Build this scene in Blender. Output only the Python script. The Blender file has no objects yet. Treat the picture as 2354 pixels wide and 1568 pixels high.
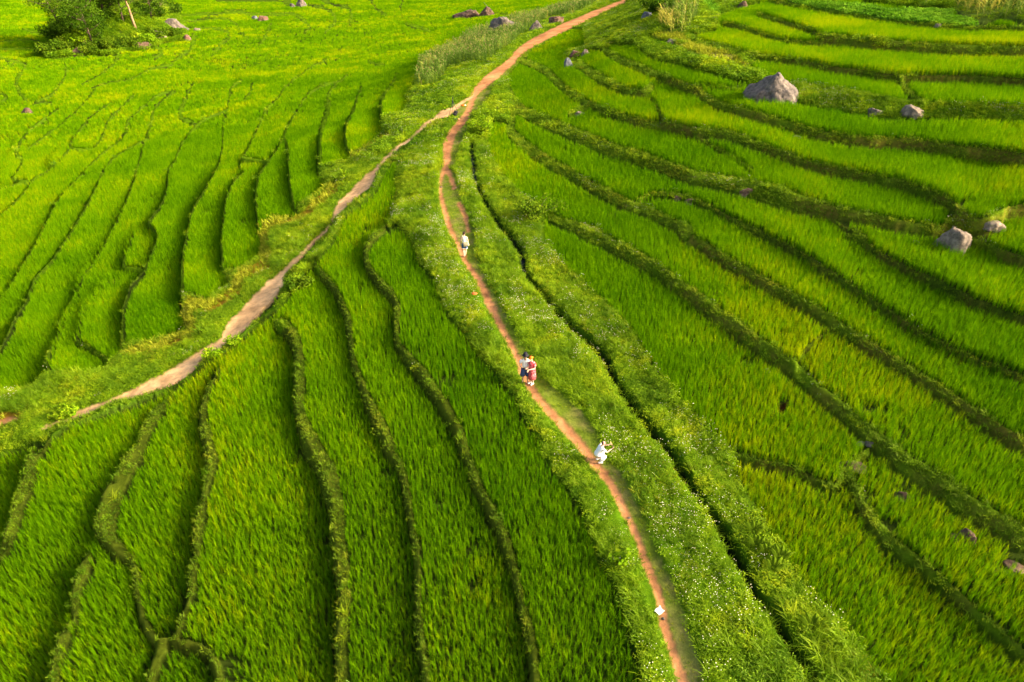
import bpy, bmesh, math, random
import numpy as np
from mathutils import Vector, Matrix, Euler, noise
R_ = math.radians
random.seed(7); rng = np.random.default_rng(11)
SC = bpy.context.scene
COL = SC.collection

# ---------------------------------------------------------------- camera, sky, sun, exposure
CAM_H, PITCH, FL = 18.0, 32.6, 24.0
cd = bpy.data.cameras.new('camera'); cam = bpy.data.objects.new('camera', cd); COL.objects.link(cam)
cam.location = (0, 0, CAM_H); cam.rotation_euler = (R_(90 - PITCH), 0, 0)
cd.lens = FL; cd.sensor_width = 36; cd.sensor_fit = 'HORIZONTAL'; cd.clip_start = 0.1; cd.clip_end = 6000
SC.camera = cam
SUN_AZ, SUN_EL = 98.0, 24.0            # degrees clockwise from +Y (view direction), degrees above the horizon
w = bpy.data.worlds.new('World'); SC.world = w; w.use_nodes = True
nt = w.node_tree; nt.nodes.clear()
sky = nt.nodes.new('ShaderNodeTexSky'); sky.sky_type = 'NISHITA'; sky.sun_disc = False
sky.sun_elevation = R_(SUN_EL); sky.sun_rotation = R_(SUN_AZ); sky.dust_density = 9.0; sky.air_density = 1.0; sky.ozone_density = 0.0
bg = nt.nodes.new('ShaderNodeBackground'); bg.inputs['Strength'].default_value = 0.15
wo = nt.nodes.new('ShaderNodeOutputWorld')
nt.links.new(sky.outputs[0], bg.inputs[0]); nt.links.new(bg.outputs[0], wo.inputs[0])
sd = bpy.data.lights.new('sun', 'SUN'); sd.energy = 3.5; sd.angle = R_(8.0); sd.color = (1.0, 0.85, 0.60)
sun = bpy.data.objects.new('sun', sd); COL.objects.link(sun)
sdir = Vector((math.sin(R_(SUN_AZ)) * math.cos(R_(SUN_EL)), math.cos(R_(SUN_AZ)) * math.cos(R_(SUN_EL)), math.sin(R_(SUN_EL))))
sun.rotation_euler = sdir.to_track_quat('Z', 'Y').to_euler(); sun.location = (60, 30, 60)
SC.view_settings.view_transform = 'Standard'; SC.view_settings.look = 'None'
SC.view_settings.exposure = 1.55; SC.view_settings.gamma = 1.0
SC.cycles.max_bounces = 6; SC.cycles.diffuse_bounces = 3; SC.cycles.transmission_bounces = 3; SC.cycles.glossy_bounces = 2
SC.cycles.use_denoising = True
try: SC.cycles.denoising_prefilter = 'ACCURATE'
except Exception: pass
# ---------------------------------------------------------------- survey of the place
# outlines are survey readings (tile letter, then x,y[,width]); they are turned into ground positions by rays on the terrain
TILE = {'A': (0, 0), 'B': (775.6, 0), 'C': (1548.8, 0), 'D': (0, 517), 'E': (775.6, 517), 'F': (1548.8, 517),
        'G': (0, 1032.4), 'H': (775.6, 1032.4), 'I': (1548.8, 1032.4)}
TS = 0.3417
RICE, BUND, VERGE, RED, PALE, SHORT, DITCH, CORN, BEAN, BANK, SCRUB, DRY, HOLE = range(13)
def parse(s):
    out = []; t = 'A'; w = 20.0
    for tok in s.split():
        if tok[0].isalpha():
            t = tok[0]; continue
        v = [float(a) for a in tok.split(',')]
        if len(v) > 2: w = v[2]
        out.append((TILE[t][0] + v[0] * TS, TILE[t][1] + v[1] * TS, w * TS))
    return out
POLYS = [
 (VERGE, 'D -60,1150 200,1085 290,1010 400,1020 600,1000 700,960 800,880 830,830 1000,790 1180,725 1310,640 1215,600 1225,480 1400,500 1540,390 1495,310 1600,300 1770,190 1745,90 A 1770,1513 1990,1460 2000,1400 2140,1280 2195,1230 2140,1195 2150,1140 B 84,1080 100,1040 180,1000 310,900 295,830 330,800 440,760 480,700 470,600 500,590 520,560 560,420 830,300 870,240 1030,190 1230,110 1500,50 1700,0 1940,-20 1850,30 1700,90 1500,180 1280,290 1130,400 1000,540 905,640 800,700 700,740 600,820 500,920 380,1000 270,1110 150,1210 0,1370 D 2220,0 2060,150 1900,300 1800,380 1700,490 1540,650 1480,760 1320,860 1150,970 900,1090 700,1190 500,1260 330,1340 200,1390 -60,1450'),
 (CORN, 'B 520,580 560,430 830,300 870,240 1030,190 1230,110 1500,50 1700,-20 1830,-20 1600,100 1440,130 1300,200 1150,330 1000,440 820,440 740,470 690,590 600,600'),
 (VERGE, 'B 1940,-20 1700,90 1500,180 1280,290 1130,400 1000,540 905,640 860,700 760,790 640,800 600,850 500,930 400,1010 380,1060 400,1130 380,1200 400,1290 370,1420 350,1567 E 400,0 470,60 520,180 560,270 660,380 680,470 700,530 750,620 830,700 900,800 960,890 1070,1010 1200,1160 1230,1260 1300,1360 1370,1460 1380,1567 H 1400,70 1500,200 1580,310 1640,420 1690,530 1730,680 1800,800 1860,920 1920,1100 1960,1250 2010,1390 2040,1600 I 1420,1600 1400,1567 1310,1500 1230,1400 1150,1280 1080,1170 950,1030 870,920 780,800 700,660 600,520 560,430 500,330 420,200 410,90 370,0 F 370,1520 300,1450 200,1340 60,1210 0,1160 E 2290,1170 2200,1060 2120,960 2060,860 2030,790 1950,700 1870,600 1800,530 1720,460 1650,380 1560,320 1480,220 1400,120 1370,40 B 1400,1480 1350,1370 1280,1350 1180,1260 1100,1170 1030,1050 1010,900 1000,830 1050,815 1150,820 1180,760 1200,690 1150,600 1130,520 1200,440 1240,390 1290,390 1280,370 1290,340 1450,250 1560,190 1660,190 1670,320 1560,350 1530,390 1560,400 1640,370 1700,330 1800,340 1830,300 2020,300 2040,260 2100,250 C 0,290 100,330 300,400 500,450 560,440 420,370 300,340 100,240 290,200 300,100 420,60 550,20 640,-20'),
 (DRY, 'B 2130,250 2354,300 C 0,310 120,350 300,400 500,455 450,400 200,300 60,210 0,180 B 2200,200'),
 (VERGE, 'C 1050,-30 1300,10 1450,30 1850,60 2360,0 2360,-30'),
 (CORN, 'C 1400,-30 1850,10 1890,70 1920,110 2060,155 2200,130 2360,150 2360,-30'),
 (CORN, 'B 2180,230 2150,160 2300,20 2420,-20 2430,100 2330,240'),
 (BEAN, 'C 700,-20 830,10 1300,40 1430,70 1700,70 1860,75 1880,110 2050,160 2000,180 1700,155 1500,135 1300,115 1100,85 850,35'),
 (BEAN, 'C 189,0 270,0 300,50 303,97 230,70'),
 (BUND, 'C 1800,1510 1900,1430 1990,1490 2080,1490 2200,1410 2354,1390 2354,1440 2230,1460 2200,1567 1800,1567'),
 (SCRUB, 'A 300,-20 330,60 380,180 350,280 240,360 350,400 560,375 790,375 830,350 1060,320 1080,290 1240,270 1250,200 1190,90 1100,-20'),
 (HOLE, 'F 690,1215 720,1190 780,1175 770,1230 700,1250'),
 (HOLE, 'I 2170,745 2250,730 2354,745 2354,790 2250,765'),
 (HOLE, 'I 1470,265 1520,262 1590,275 1585,300 1510,285'),
]
# type, path with widths
STROKES = [
 (BUND, 'B 1215,405,35 1340,450,45 1430,505,50 1500,575,50 1600,650,50 1700,705,45 1740,725,45 1900,785,50 2050,830,55 2200,850,55 2354,880,60 C 100,885,60 300,900,60 450,940,60 600,995,60 750,1050,60 900,1105,55 1100,1155,50 1300,1195,50 1500,1235,50 1650,1285,50 1800,1350,50 1900,1410,50 1950,1460,60'),
 (BUND, 'B 1550,410,50 1640,450,60 1750,520,65 1900,600,60 2050,625,50 2110,590,50'),
 (BUND, 'B 2090,640,18 2150,720 2190,810'),
 (BUND, 'B 1800,345,40 1900,405,50 2018,450,50 2189,525,50 2354,590,60 C 155,615,60 298,710,65 400,740,65 600,795,65 800,855,65 950,905,65 1100,930,65 1300,955,65 1500,955,65 1700,980,60 1900,1010,60 2100,1030,55 2354,1070,55'),
 (BUND, 'C 155,583,15 326,592 469,600'),
 (VERGE, 'B 2030,255,60 2060,310,80 2150,350,90 2270,385,90 C -20,360,90 97,405,90 269,457,90 440,503,90 555,526,90'),
 (VERGE, 'C 800,620,110 950,650,130 1100,670,130 1250,700,130 1400,730,120 1600,745,100 1800,750,80 2000,755,70 2354,770,60'),
 (BUND, 'C 90,250,60 200,300,60 330,330,60 450,370,55 600,385,40 750,410,32 900,430,30 1050,465,30 1250,490,30 1400,515,35 1550,530,35 1750,530,35 2000,530,35 2354,555,40'),
 (BUND, 'C 1500,530,40 1560,600 1620,660 1660,690'),
 (BUND, 'C 330,165,22 450,185 550,220 700,265 850,285 1000,295'),
 (BUND, 'C 560,95,25 700,140 850,190 1000,245 1000,265,60 1200,285,70 1400,300,72 1600,320,72 1800,330,75 2000,335,75 2354,345,75'),
 (BUND, 'C 640,0,25 830,40 1200,100 1500,145 1700,170 2000,190 2354,190'),
 (BUND, 'B 1150,590,30 1190,690,60 1250,755,80 1400,825,95 1550,890,100 1700,950,100 1850,1010,100 2000,1060,100 2150,1110,100 2354,1180,100 C 150,1200,95 400,1240,110 600,1290,140 800,1350,145 1000,1410,110 1200,1450,80 1400,1490,75 1600,1530,75 1800,1550,70'),
 (BUND, 'B 1560,775,25 1640,735,40 1700,705,30'),
 (BUND, 'C 110,890,22 250,980 400,1060 530,1150'),
 (BUND, 'B 1190,700,45 1170,800,60 1175,900,70 1300,1010,75 1450,1110,75 1550,1165,75 1680,1240,75 1860,1335,75 1950,1375,70 2050,1410,70 2200,1480,75 2354,1550,80 F 60,60,80 200,150 350,250 500,330 700,450 850,530 1000,610,78 1150,710 1300,810,72 1450,900,70 1600,1000,75 1750,1090 1900,1190,80 2050,1290 2200,1390 2354,1480,80'),
 (BUND, 'B 2020,1345,25 2150,1310 2354,1330 C 0,1320,28 130,1350 250,1400 400,1480 560,1567 F 480,0,28 600,70 700,120 900,230 1000,300 1150,400 1250,470 1370,550 1500,630 1600,700 1700,760 1850,840 1950,890 2100,940 2250,1000 2354,1040'),
 (BUND, 'C 1050,1440,20 1130,1520 1300,1600 F 1150,70,20 1250,100 1370,190,25 1500,260 1620,330 1800,410 1900,470 2050,540 2200,590 2354,640'),
 (BUND, 'F 2000,110,30 2100,130,40 2200,190,40 2354,250,40'),
 (BUND, 'B 1430,1470,50 1600,1530,70 1750,1570,90 E 1650,50,90 1800,110,95 1950,190,100 2100,270,100 2250,380,100 2354,460,105 F 100,460,105 250,580,110 400,680,110 550,790,110 700,900,115 800,960,120 900,1060,120 1000,1150,110 1100,1220,110 1200,1320,110 1300,1400,120 1400,1480,130 1500,1560,140 I 1550,100,150 1700,190,155 1850,290,160 1950,370,165 2100,450,160 2250,540,150 2354,620,140'),
 (BUND, 'F 1000,740,14 930,790 870,860 850,920'),
 (BUND, 'I 350,20,35 500,70 650,100 800,140 950,210 1100,250,50 1150,170,80 1230,300,75 1300,430,90 1400,560,100 1500,660,100 1650,780,100 1800,900,90 1900,990,90 2000,1090,90 2150,1210,90 2354,1380,90'),
 (BUND, 'I 1130,210,60 1170,140,60 1230,80,50 1300,20,60'),
 # between the two paths
 (VERGE, 'B 400,1020,60 300,1130 240,1260 120,1360 30,1430 D 2230,60,60 2120,190,80 2060,260,90 1960,340,110 1920,440,90 1880,520,40 1770,620,25 1600,760,25 1500,820,60 1420,850,60 1340,960,15 1100,1110,15 800,1200,60 700,1230,60 560,1270,80 430,1290,100 380,1340,110 280,1400,100 150,1430,110 -40,1480,120'),
 (BUND, 'D 1230,1100,20 1130,1190,35 1050,1290,50 980,1410,60 930,1567,60 G 890,80,90 830,200,110 760,320,130 720,450,170 710,580,170 790,680,130 880,760,80 920,850,55 915,950,50 940,1060,60 960,1160,70 1020,1260,90 1090,1330,90'),
 (BUND, 'G 620,720,35 570,850,50 530,950,50 510,1080,50 500,1150,30 450,1280,35 400,1400,45 370,1600,50'),
 (BUND, 'D 1480,960,20 1420,1060,35 1380,1170,45 1360,1260,60 1380,1380,100 1400,1480,100 1415,1560,110 G 1405,180,60 1375,330,30 1345,480,75 1325,650,75 1305,800,70 1280,950,65 1240,1080,60 1210,1180,60 1180,1260,90 1200,1310,110 1300,1330,100 1380,1370,90 1440,1440,90 1480,1600,80'),
 (BUND, 'G 1110,1300,100 1060,1420,80 1010,1600,60'),
 (BUND, 'D 1900,680,140 1960,740,130 2000,830,100 2015,950,100 2010,1100,85 2010,1200,85 2030,1320,110 2070,1430,150 2110,1530,170 G 2190,150,180 2240,320,160 2260,450,120 2265,600,130 2290,750,135 H 30,850,130 45,1000,120 30,1150,110 20,1300,100 20,1450,100 20,1600,100'),
 (BUND, 'D 2130,300,60 2200,380,60 2260,450,60 2310,560,60 2340,640,60 E 80,720,58 90,800,55 110,930,60 150,1050,70 190,1150,80 240,1270,100 290,1370,120 340,1480,120 370,1567,105 H 410,100,80 440,200,70 460,300,75 480,420,75 500,520,70 520,640,62 535,780,60 535,900,55 540,1050,60 550,1200,70 560,1350,80 590,1480,85 610,1600,85'),
 (BUND, 'G 230,30,30 215,130,60 190,260,60 140,360,60 110,480,60 70,600,50 20,680,50 -30,760,50'),
 (BUND, 'D 330,1400,30 300,1480,35 240,1567,30'),
 (BUND, 'E 340,20,20 260,80,20 200,150,30 190,230,45 230,330,70 300,410,80 360,480,80 400,560,60 395,680,40 400,780,50 430,850,75 490,920,100 560,1000,105 620,1080,110 690,1180,110 750,1280,110 800,1370,110 840,1480,100 870,1567,75 H 900,140,85 940,260,100 1000,370,95 1060,480,105 1110,600,110 1150,720,95 1190,850,75 1210,950,75 1240,1060,85 1270,1180,95 1290,1300,95 1310,1420,90 1330,1600,95'),
 # left valley
 (BUND, 'B 160,590,16 110,740,20 60,850,22 50,950,22 70,1020,22 100,1060'),
 (BUND, 'B 400,500,12 370,560,15 310,650,20 290,730,24 300,840,24'),
 (BUND, 'A 2342,500,10 2260,570,14 2210,640,22 2205,740,34 2160,880,36 2150,1000,44 2145,1180,34'),
 (BUND, 'A 2310,545,10 2182,575,13 2070,640,14 1990,760,16 1930,870,22 1915,930,26 1940,1050,22 1945,1200,18 1960,1330,22 1985,1440,22'),
 (BUND, 'A 1930,880,16 1880,980,18 1810,1080,20 1740,1190,20 1720,1300,22 1725,1420,20 1740,1567,18 D 1740,60,18'),
 (BUND, 'A 2200,400,8 2100,450,10 2000,520,12 1905,600,12 1885,643,14 1789,746,16 1757,823,16 1718,894,18 1680,978,18 1620,1100,22 1610,1140,24'),
 (BUND, 'A 1620,1090,40 1720,1085,34 1800,1095,20 '),
 (BUND, 'A 1640,1160,16 1580,1220,16 1530,1320,18 1510,1420,18 1495,1567,18 D 1490,150,18 1495,300,18'),
 (BUND, 'A 1621,547,16 1557,592,16 1538,676,14 1530,740,14 1500,850,10 1500,950,14 1480,1080,18 1440,1170,16 1350,1330,16 1290,1430,16 1262,1567,18 D 1240,150,20 1222,300,28 1222,440,30 1215,580,26'),
 (BUND, 'A 1700,560,10 1680,620,14 1640,680,14'),
 (BUND, 'A 1530,740,12 1390,800,14 1300,870,20 1230,960,18 1180,1080,18 1135,1150,16 1120,1290,18 1080,1400,18 1000,1520,16 D 1060,70,14 1010,230,16 960,330,16 880,430,16 850,520,18 825,620,26 830,850,30'),
 (BUND, 'A 1300,560,10 1240,680,20 1215,790,34 1300,830,24'),
 (BUND, 'A 1180,615,12 1050,715,12 1010,860,24 960,1000,14 940,1080,16 890,1250,16 830,1400,16 760,1540,16 D 720,100,14 640,240,14 560,350,14 500,490,18 430,620,16 370,780,18 315,930,26 340,1000,20'),
 (BUND, 'D 900,60,10 860,170,14 825,290,26 900,300,26 960,290,18'),
 (BUND, 'D 810,365,14 720,400,14 620,500,16 560,590,16 520,760,18 510,800,20 600,830,24 720,905,24'),
 (BUND, 'A 1180,612,12 1050,650,12 930,750,14 860,820,20 845,890,18 790,960,14 700,1030,12 600,1120,12 520,1210,14 400,1330,14 320,1480,14 280,1567,14 D 200,190,14 130,300,14 60,420,14 -20,520,14'),
 (BUND, 'A 1010,940,12 900,980,12 800,1040,14 720,1120,14 660,1230,14 620,1320,18 560,1430,16 490,1550,14 D 440,110,16 340,260,16 240,370,22 170,530,18 110,620,18 70,720,18 0,840,18 -30,880,18'),
 (BUND, 'A 900,640,10 800,740,12 720,830,14 690,920,18 620,1000,18 480,1000,20 490,930,16 560,850,12 620,780,12 740,690,10'),
 (BUND, 'A 470,1010,12 350,1130,14 230,1210,14 160,1300,14 60,1400,14 -20,1460,14'),
 (BUND, 'A 400,730,10 350,760,14 270,830,14 180,900,14 130,980,18 110,1050,30 150,1080,30 120,1150,14 80,1210,24 190,1225,24 A 60,1250,12 -20,1280,12'),
 (BUND, 'A 640,600,22 600,650,14 520,740,12 380,860,12 260,950,12 180,1010,12'),
 (BUND, 'A 230,700,14 300,690,16 350,700,20'),
 (BUND, 'A 800,366,14 760,434,14 715,474,12 629,526,12 549,566,12'),
 (BUND, 'A 1303,240,26 1286,326,16 1218,372,14 1143,440,14 1029,457,10 880,532,12 743,555,14 620,590,14'),
 (BUND, 'A 1050,320,22 1090,350,22 1040,390,12'),
 (BUND, 'A 423,389,16 446,469,18 423,537,14 366,623,12 320,657,12 240,680,12'),
 (BUND, 'A -20,390,20 114,417,20 160,440,22 137,503,22 109,549,24 131,623,22 177,675,20'),
 (BUND, 'A -20,620,14 40,652,14 11,692,12'),
 (BUND, 'A -20,280,8 172,269,8 274,280,8'), (BUND, 'A -20,329,10 252,329,10'), (BUND, 'A 154,194,10 229,220,12 366,240,12'),
 (BUND, 'A 1821,154,12 1789,238,14 1738,302,12'),
 (BUND, 'A 1200,108,12 1345,97,14 1602,84,14 1705,97,14 1892,97,12 1930,88,12 1988,103,14 2034,135,16 2079,180,16 2050,225,10'),
 (BUND, 'A 1240,145,8 1345,137,10 1506,125,10 1590,167,12 1622,219,12 1667,264,12'),
 (BUND, 'A 1280,190,10 1461,193,12 1544,240,16 1487,296,14 1422,373,12'),
 (BUND, 'A 2072,32,12 2182,58,14 2246,103,16 2252,142,16 2227,180,14 2182,219,10'),
 (BUND, 'A 2162,0,10 2246,32,12 2342,58,14 B 91,116,16 79,167,14'),
 (BUND, 'A 1448,6,9 1924,10,9 1930,40,9'), (BUND, 'B 220,0,10 260,60,12 320,100,14'), (BUND, 'B 440,0,10 420,70,10'),
 (BUND, 'B 460,165,14 540,185,14 620,210,12'), (BUND, 'B 210,415,14 250,432,16 320,440,14'), (BUND, 'B 1050,85,8 1180,105,8'),
 # banks, short grass, ditch and paths
 (BANK, 'D 840,880,20 1000,835,75 1180,780,85 1300,715,85 1260,600,80 1290,540,85 1430,550,75 1580,450,80 1630,350,75 1780,260,75 A 1800,1530,70 2020,1470,60 2160,1350,70 2240,1270,70'),
 (BANK, 'B 100,1060,35 200,1010,40 340,910,50'),
 (BANK, 'D -20,1300,70 60,1290,60 150,1290,40'),
 (SHORT, 'B 700,1150,40 745,1200,110 760,1350,150 800,1500,150 830,1567,140 E 850,60,150 870,160,120 900,260,90 950,350,60'),
 (SHORT, 'B 790,780,40 840,740,60 880,690,30'),
 (SHORT, 'B 820,830,60 890,760,80 950,680,100 1020,590,80 1100,500,60 1200,400,45'),
 (SHORT, 'B 850,860,60 800,950,80 770,1100,60'),
 (SHORT, 'E 940,330,70 1000,450,80 1090,620,90 1170,770,90 1270,900,60 1330,1060,100 1420,1160,150 1540,1290,180 1640,1400,170 1740,1520,130 H 1790,110,100 1880,230,110 1960,380,110 2040,560,110 2100,720,110 2160,860,120 2220,1000,140 2270,1200,160 2330,1400,170 2390,1600,190'),
 (DITCH, 'B 900,970,16 905,1050,22 915,1150,26 935,1240,22 980,1330,22 1050,1450,24 1120,1560,26 E 1150,60,30 1200,130,34 1240,190,34 1250,280,26 1300,375,22 1400,490,24 1500,610,26 1600,710,28 1700,790,34 1800,890,42 1840,1000,42 1920,1120,36 2000,1240,34 2100,1370,36 2200,1490,40 2255,1567,46 I 30,110,50 120,250,44 200,350,42 300,500,46 370,620,54 430,740,54 500,860,50 540,970,46 620,1070,46 700,1170,46 760,1290,46 830,1400,50 900,1480,46 970,1600,46'),
 (RED, 'B 1960,-20,22 1900,20,25 1800,60,30 1600,150,48 1400,240,50 1250,330,52 1150,430,50 1010,540,60 920,630,46 890,720,38 850,800,45 770,900,58 740,1000,60 728,1130,46 700,1190,22 695,1300,22 730,1450,30 770,1560,30 E 830,170,30 870,260,32 950,370,40 1020,520,50 1090,660,55 1160,790,50 1210,890,45 1240,960,50 1290,1080,55 1350,1170,60 1430,1260,70 1560,1390,70 1650,1500,70 1700,1567,70 H 1740,110,66 1820,200,60 1880,310,55 1960,470,55 2030,620,55 2070,750,60 2130,900,60 2170,1020,60 2190,1150,60 2220,1260,65 2270,1400,65 2340,1600,62'),
 (RED, 'D -40,1345,50 40,1318,44 110,1300,26'),
 (RED, 'B 735,1120,30 765,1200,26 785,1260,30'), (RED, 'B 820,1370,26 860,1450,34 880,1560,20'),
 (RED, 'B 1480,210,20 1700,110,16 1850,45,12'),
]
PALE_POLY = 'B 910,632 860,665 813,693 760,720 700,740 631,798 580,830 500,915 390,990 270,1110 150,1210 0,1370 D 2220,0 2060,150 1900,300 1800,380 1700,490 1540,650 1480,760 1320,860 1150,970 900,1090 720,1180 500,1255 330,1340 280,1375 300,1380 380,1325 560,1275 640,1240 720,1205 800,1172 900,1160 1050,1100 1180,1060 1300,970 1350,900 1400,860 1500,800 1600,730 1700,640 1760,580 1860,470 1900,400 1910,330 1990,260 2030,200 2120,110 2200,40 B 0,1440 60,1380 150,1310 240,1240 250,1180 290,1110 370,1040 400,1010 500,930 600,850 640,815 717,785 809,735 830,705 905,655'
POLYS_LATE = [(PALE, PALE_POLY)]
# ---------------------------------------------------------------- raster of the survey
W2, H2 = 1177, 784
RAS = np.zeros((H2, W2), np.uint8)
_yy, _xx = np.mgrid[0:H2, 0:W2]; PX = _xx * 2 + 1.0; PY = _yy * 2 + 1.0
def vn(x, y, s, seed=0):
    """cheap smooth value noise in numpy"""
    x = x / s + seed * 17.3; y = y / s - seed * 9.1
    xi = np.floor(x); yi = np.floor(y); fx = x - xi; fy = y - yi
    fx = fx * fx * (3 - 2 * fx); fy = fy * fy * (3 - 2 * fy)
    def h(a, b):
        v = np.sin(a * 127.1 + b * 311.7 + seed * 74.7) * 43758.5453
        return v - np.floor(v)
    return (h(xi, yi) * (1 - fx) + h(xi + 1, yi) * fx) * (1 - fy) + (h(xi, yi + 1) * (1 - fx) + h(xi + 1, yi + 1) * fx) * fy - 0.5
WOB = 5.0 * vn(PX, PY, 22, 71) + 4.5 * vn(PX, PY, 8, 72)
WOBV = (0.35 + PY / 1568)
def fill(poly, val):
    p = np.array(poly)[:, :2]
    x0, x1 = max(0, int(p[:, 0].min() / 2) - 1), min(W2, int(p[:, 0].max() / 2) + 2)
    y0, y1 = max(0, int(p[:, 1].min() / 2) - 1), min(H2, int(p[:, 1].max() / 2) + 2)
    if x1 <= x0 or y1 <= y0: return
    X = PX[y0:y1, x0:x1] + (WOB * WOBV)[y0:y1, x0:x1]; Y = PY[y0:y1, x0:x1] + (WOB * WOBV)[y0:y1, x0:x1] * .5; ins = np.zeros(X.shape, bool)
    for i in range(len(p)):
        (ax, ay), (bx, by) = p[i - 1], p[i]
        if ay == by: continue
        ins ^= ((ay > Y) != (by > Y)) & (X < (bx - ax) * (Y - ay) / (by - ay) + ax)
    RAS[y0:y1, x0:x1][ins] = val
def stroke(pts, val):
    for (ax, ay, aw), (bx, by, bw) in zip(pts[:-1], pts[1:]):
        m = max(aw, bw) / 2 + 3
        x0, x1 = max(0, int((min(ax, bx) - m) / 2)), min(W2, int((max(ax, bx) + m) / 2) + 1)
        y0, y1 = max(0, int((min(ay, by) - m) / 2)), min(H2, int((max(ay, by) + m) / 2) + 1)
        if x1 <= x0 or y1 <= y0: continue
        X = PX[y0:y1, x0:x1]; Y = PY[y0:y1, x0:x1]
        dx, dy = bx - ax, by - ay; L = dx * dx + dy * dy + 1e-9
        t = np.clip(((X - ax) * dx + (Y - ay) * dy) / L, 0, 1)
        d = np.hypot(X - ax - t * dx, Y - ay - t * dy) + (WOB * WOBV)[y0:y1, x0:x1] * np.clip((aw + (bw - aw) * t) / 26, .12, .75)
        RAS[y0:y1, x0:x1][d < np.maximum((aw + (bw - aw) * t) / 2, 1.4)] = val
def spline(pts, n=4):
    """smooth the survey line (Catmull-Rom)"""
    if len(pts) < 3: return pts
    P = np.array(pts); out = []
    for i in range(len(P) - 1):
        p0, p1, p2, p3 = P[max(i - 1, 0)], P[i], P[i + 1], P[min(i + 2, len(P) - 1)]
        for k in range(n):
            t = k / n
            out.append(tuple(0.5 * ((2 * p1) + (-p0 + p2) * t + (2 * p0 - 5 * p1 + 4 * p2 - p3) * t * t + (-p0 + 3 * p1 - 3 * p2 + p3) * t ** 3)))
    out.append(tuple(P[-1])); return out
for _t, _s in POLYS: fill(parse(_s), _t)
for _t, _s in STROKES:
    _k = 0.80 if _t == BUND else 1.25 if _t == DITCH else 1.0
    stroke(spline([(a, b_, w_ * (.86 if _t == RED and b_ > 700 else _k if b_ > 300 or a > 1150 or _t != BUND else 1.25 if b_ < 130 else 1.0)) for a, b_, w_ in parse(_s)]), _t)
for _t, _s in POLYS_LATE: fill(parse(_s), _t)
# connected paddies: union-find over runs
LAB = np.zeros((H2, W2), np.int32)
par = [0]
def find(a):
    while par[a] != a:
        par[a] = par[par[a]]; a = par[a]
    return a
prev = []
for y in range(H2):
    m = np.concatenate(([0], (RAS[y] == RICE).astype(np.int8), [0])); dd = np.diff(m)
    st = np.where(dd == 1)[0]; en = np.where(dd == -1)[0]; cur = []; j = 0
    for a, b in zip(st, en):
        lab = 0
        for (pa, pb, pl) in prev:
            if pa < b and pb > a:
                r = find(pl)
                if lab == 0: lab = r
                elif r != lab: par[r] = lab
        if lab == 0:
            par.append(len(par)); lab = len(par) - 1
        cur.append((a, b, lab)); LAB[y, a:b] = lab
    prev = cur
root = np.array([find(i) for i in range(len(par))]); LAB = root[LAB]

# ---------------------------------------------------------------- land form
CP, SP = math.cos(R_(PITCH)), math.sin(R_(PITCH)); FO = 36 and (FL / 36.0) * 2353.0
XR_Y = np.array([-60, 10, 25, 38, 55, 75, 108, 168, 400, 2000.]); XR_X = np.array([6, 4.9, .6, -3, -4.6, -4.4, 2, 24, 110, 500.])
def smooth_relu(a, k=1.5): return np.where(a > 20, a, k * np.log1p(np.exp(np.clip(a / k, -40, 40))))
MOUND = None
def S_of(x, y):
    x = np.asarray(x, float); y = np.asarray(y, float)
    e = x - np.interp(y, XR_Y, XR_X)
    r = smooth_relu(e - 4.5)
    right = 0.135 * np.minimum(r, 90) + 0.05 * np.maximum(y - 25, 0) * np.clip(r / 18, 0, 1) * np.clip(1 - (y - 150) / 400, 0, 1)
    l = smooth_relu(-e - 1.5)
    left = -(0.155 + 0.095 * np.clip((y - 24) / 22, 0, 1)) * np.minimum(l, 28) - 0.055 * np.clip(l - 28, 0, 45) - 0.07 * np.clip(l - 28, 0, 26)
    s = right + left
    # wooded outcrop beyond the left valley
    if MOUND:
        d = np.hypot((x - MOUND[0]) / 14.5, (y - MOUND[1]) / 17.0)
        s = s + 6.0 * np.clip(1 - d * d, 0, 1) ** 0.8
    return s + 0.35 * vn(x, y, 23, 1) * np.clip((np.abs(e) - 3) / 8, 0, 1)
def _ray(ox, oy):
    a = (ox - 1176.5) / FO; b = (784.0 - oy) / FO; dx, dy, dz = a, CP + b * SP, -SP + b * CP; z = 0.0
    for k in range(200): t = (CAM_H - z) / -dz; z = .8 * z + .2 * float(S_of(dx * t, dy * t))
    return dx * t, dy * t
_m = _ray(262, 118); MOUND = (_m[0] * 1.1, _m[1] * 1.1)
def project(x, y, z):
    dz = z - CAM_H
    dep = y * CP - dz * SP; up = y * SP + dz * CP
    dep = np.maximum(dep, 0.5)
    return 1176.5 + FO * x / dep, 784.0 - FO * up / dep
def look(x, y, z):
    u, v = project(x, y, z)
    return np.clip((v / 2).astype(int), 0, H2 - 1), np.clip((u / 2).astype(int), 0, W2 - 1)
# grid whose spacing grows with distance
Y0, KY = 5.0, 0.003
rows = [Y0]
while rows[-1] < 240: rows.append(rows[-1] + KY * (rows[-1] + 6))
NR_F = len(rows)
pre = [-60, -35, -20, -10, -4, 0, 2.5, 4]
post = [245, 255, 270, 290, 320, 370, 450, 600, 900, 1500, 2600]
YR = np.array(pre + rows + post); J0 = len(pre)
DU = 0.0019
uf = np.arange(-0.98, 0.98 + DU / 2, DU)
tail = np.array([1.0, 1.05, 1.12, 1.25, 1.5, 2, 3, 5, 9, 16])
UR = np.concatenate([-tail[::-1], uf, tail]); I0 = len(tail)
DEP = np.maximum(CP * YR + 9.7, 9.0)
GX = DEP[:, None] * UR[None, :]; GY = np.repeat(YR[:, None], len(UR), 1)
S = S_of(GX, GY)
def classify(z):
    a, b = look(GX, GY, z)
    return RAS[a, b], LAB[a, b]
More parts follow.
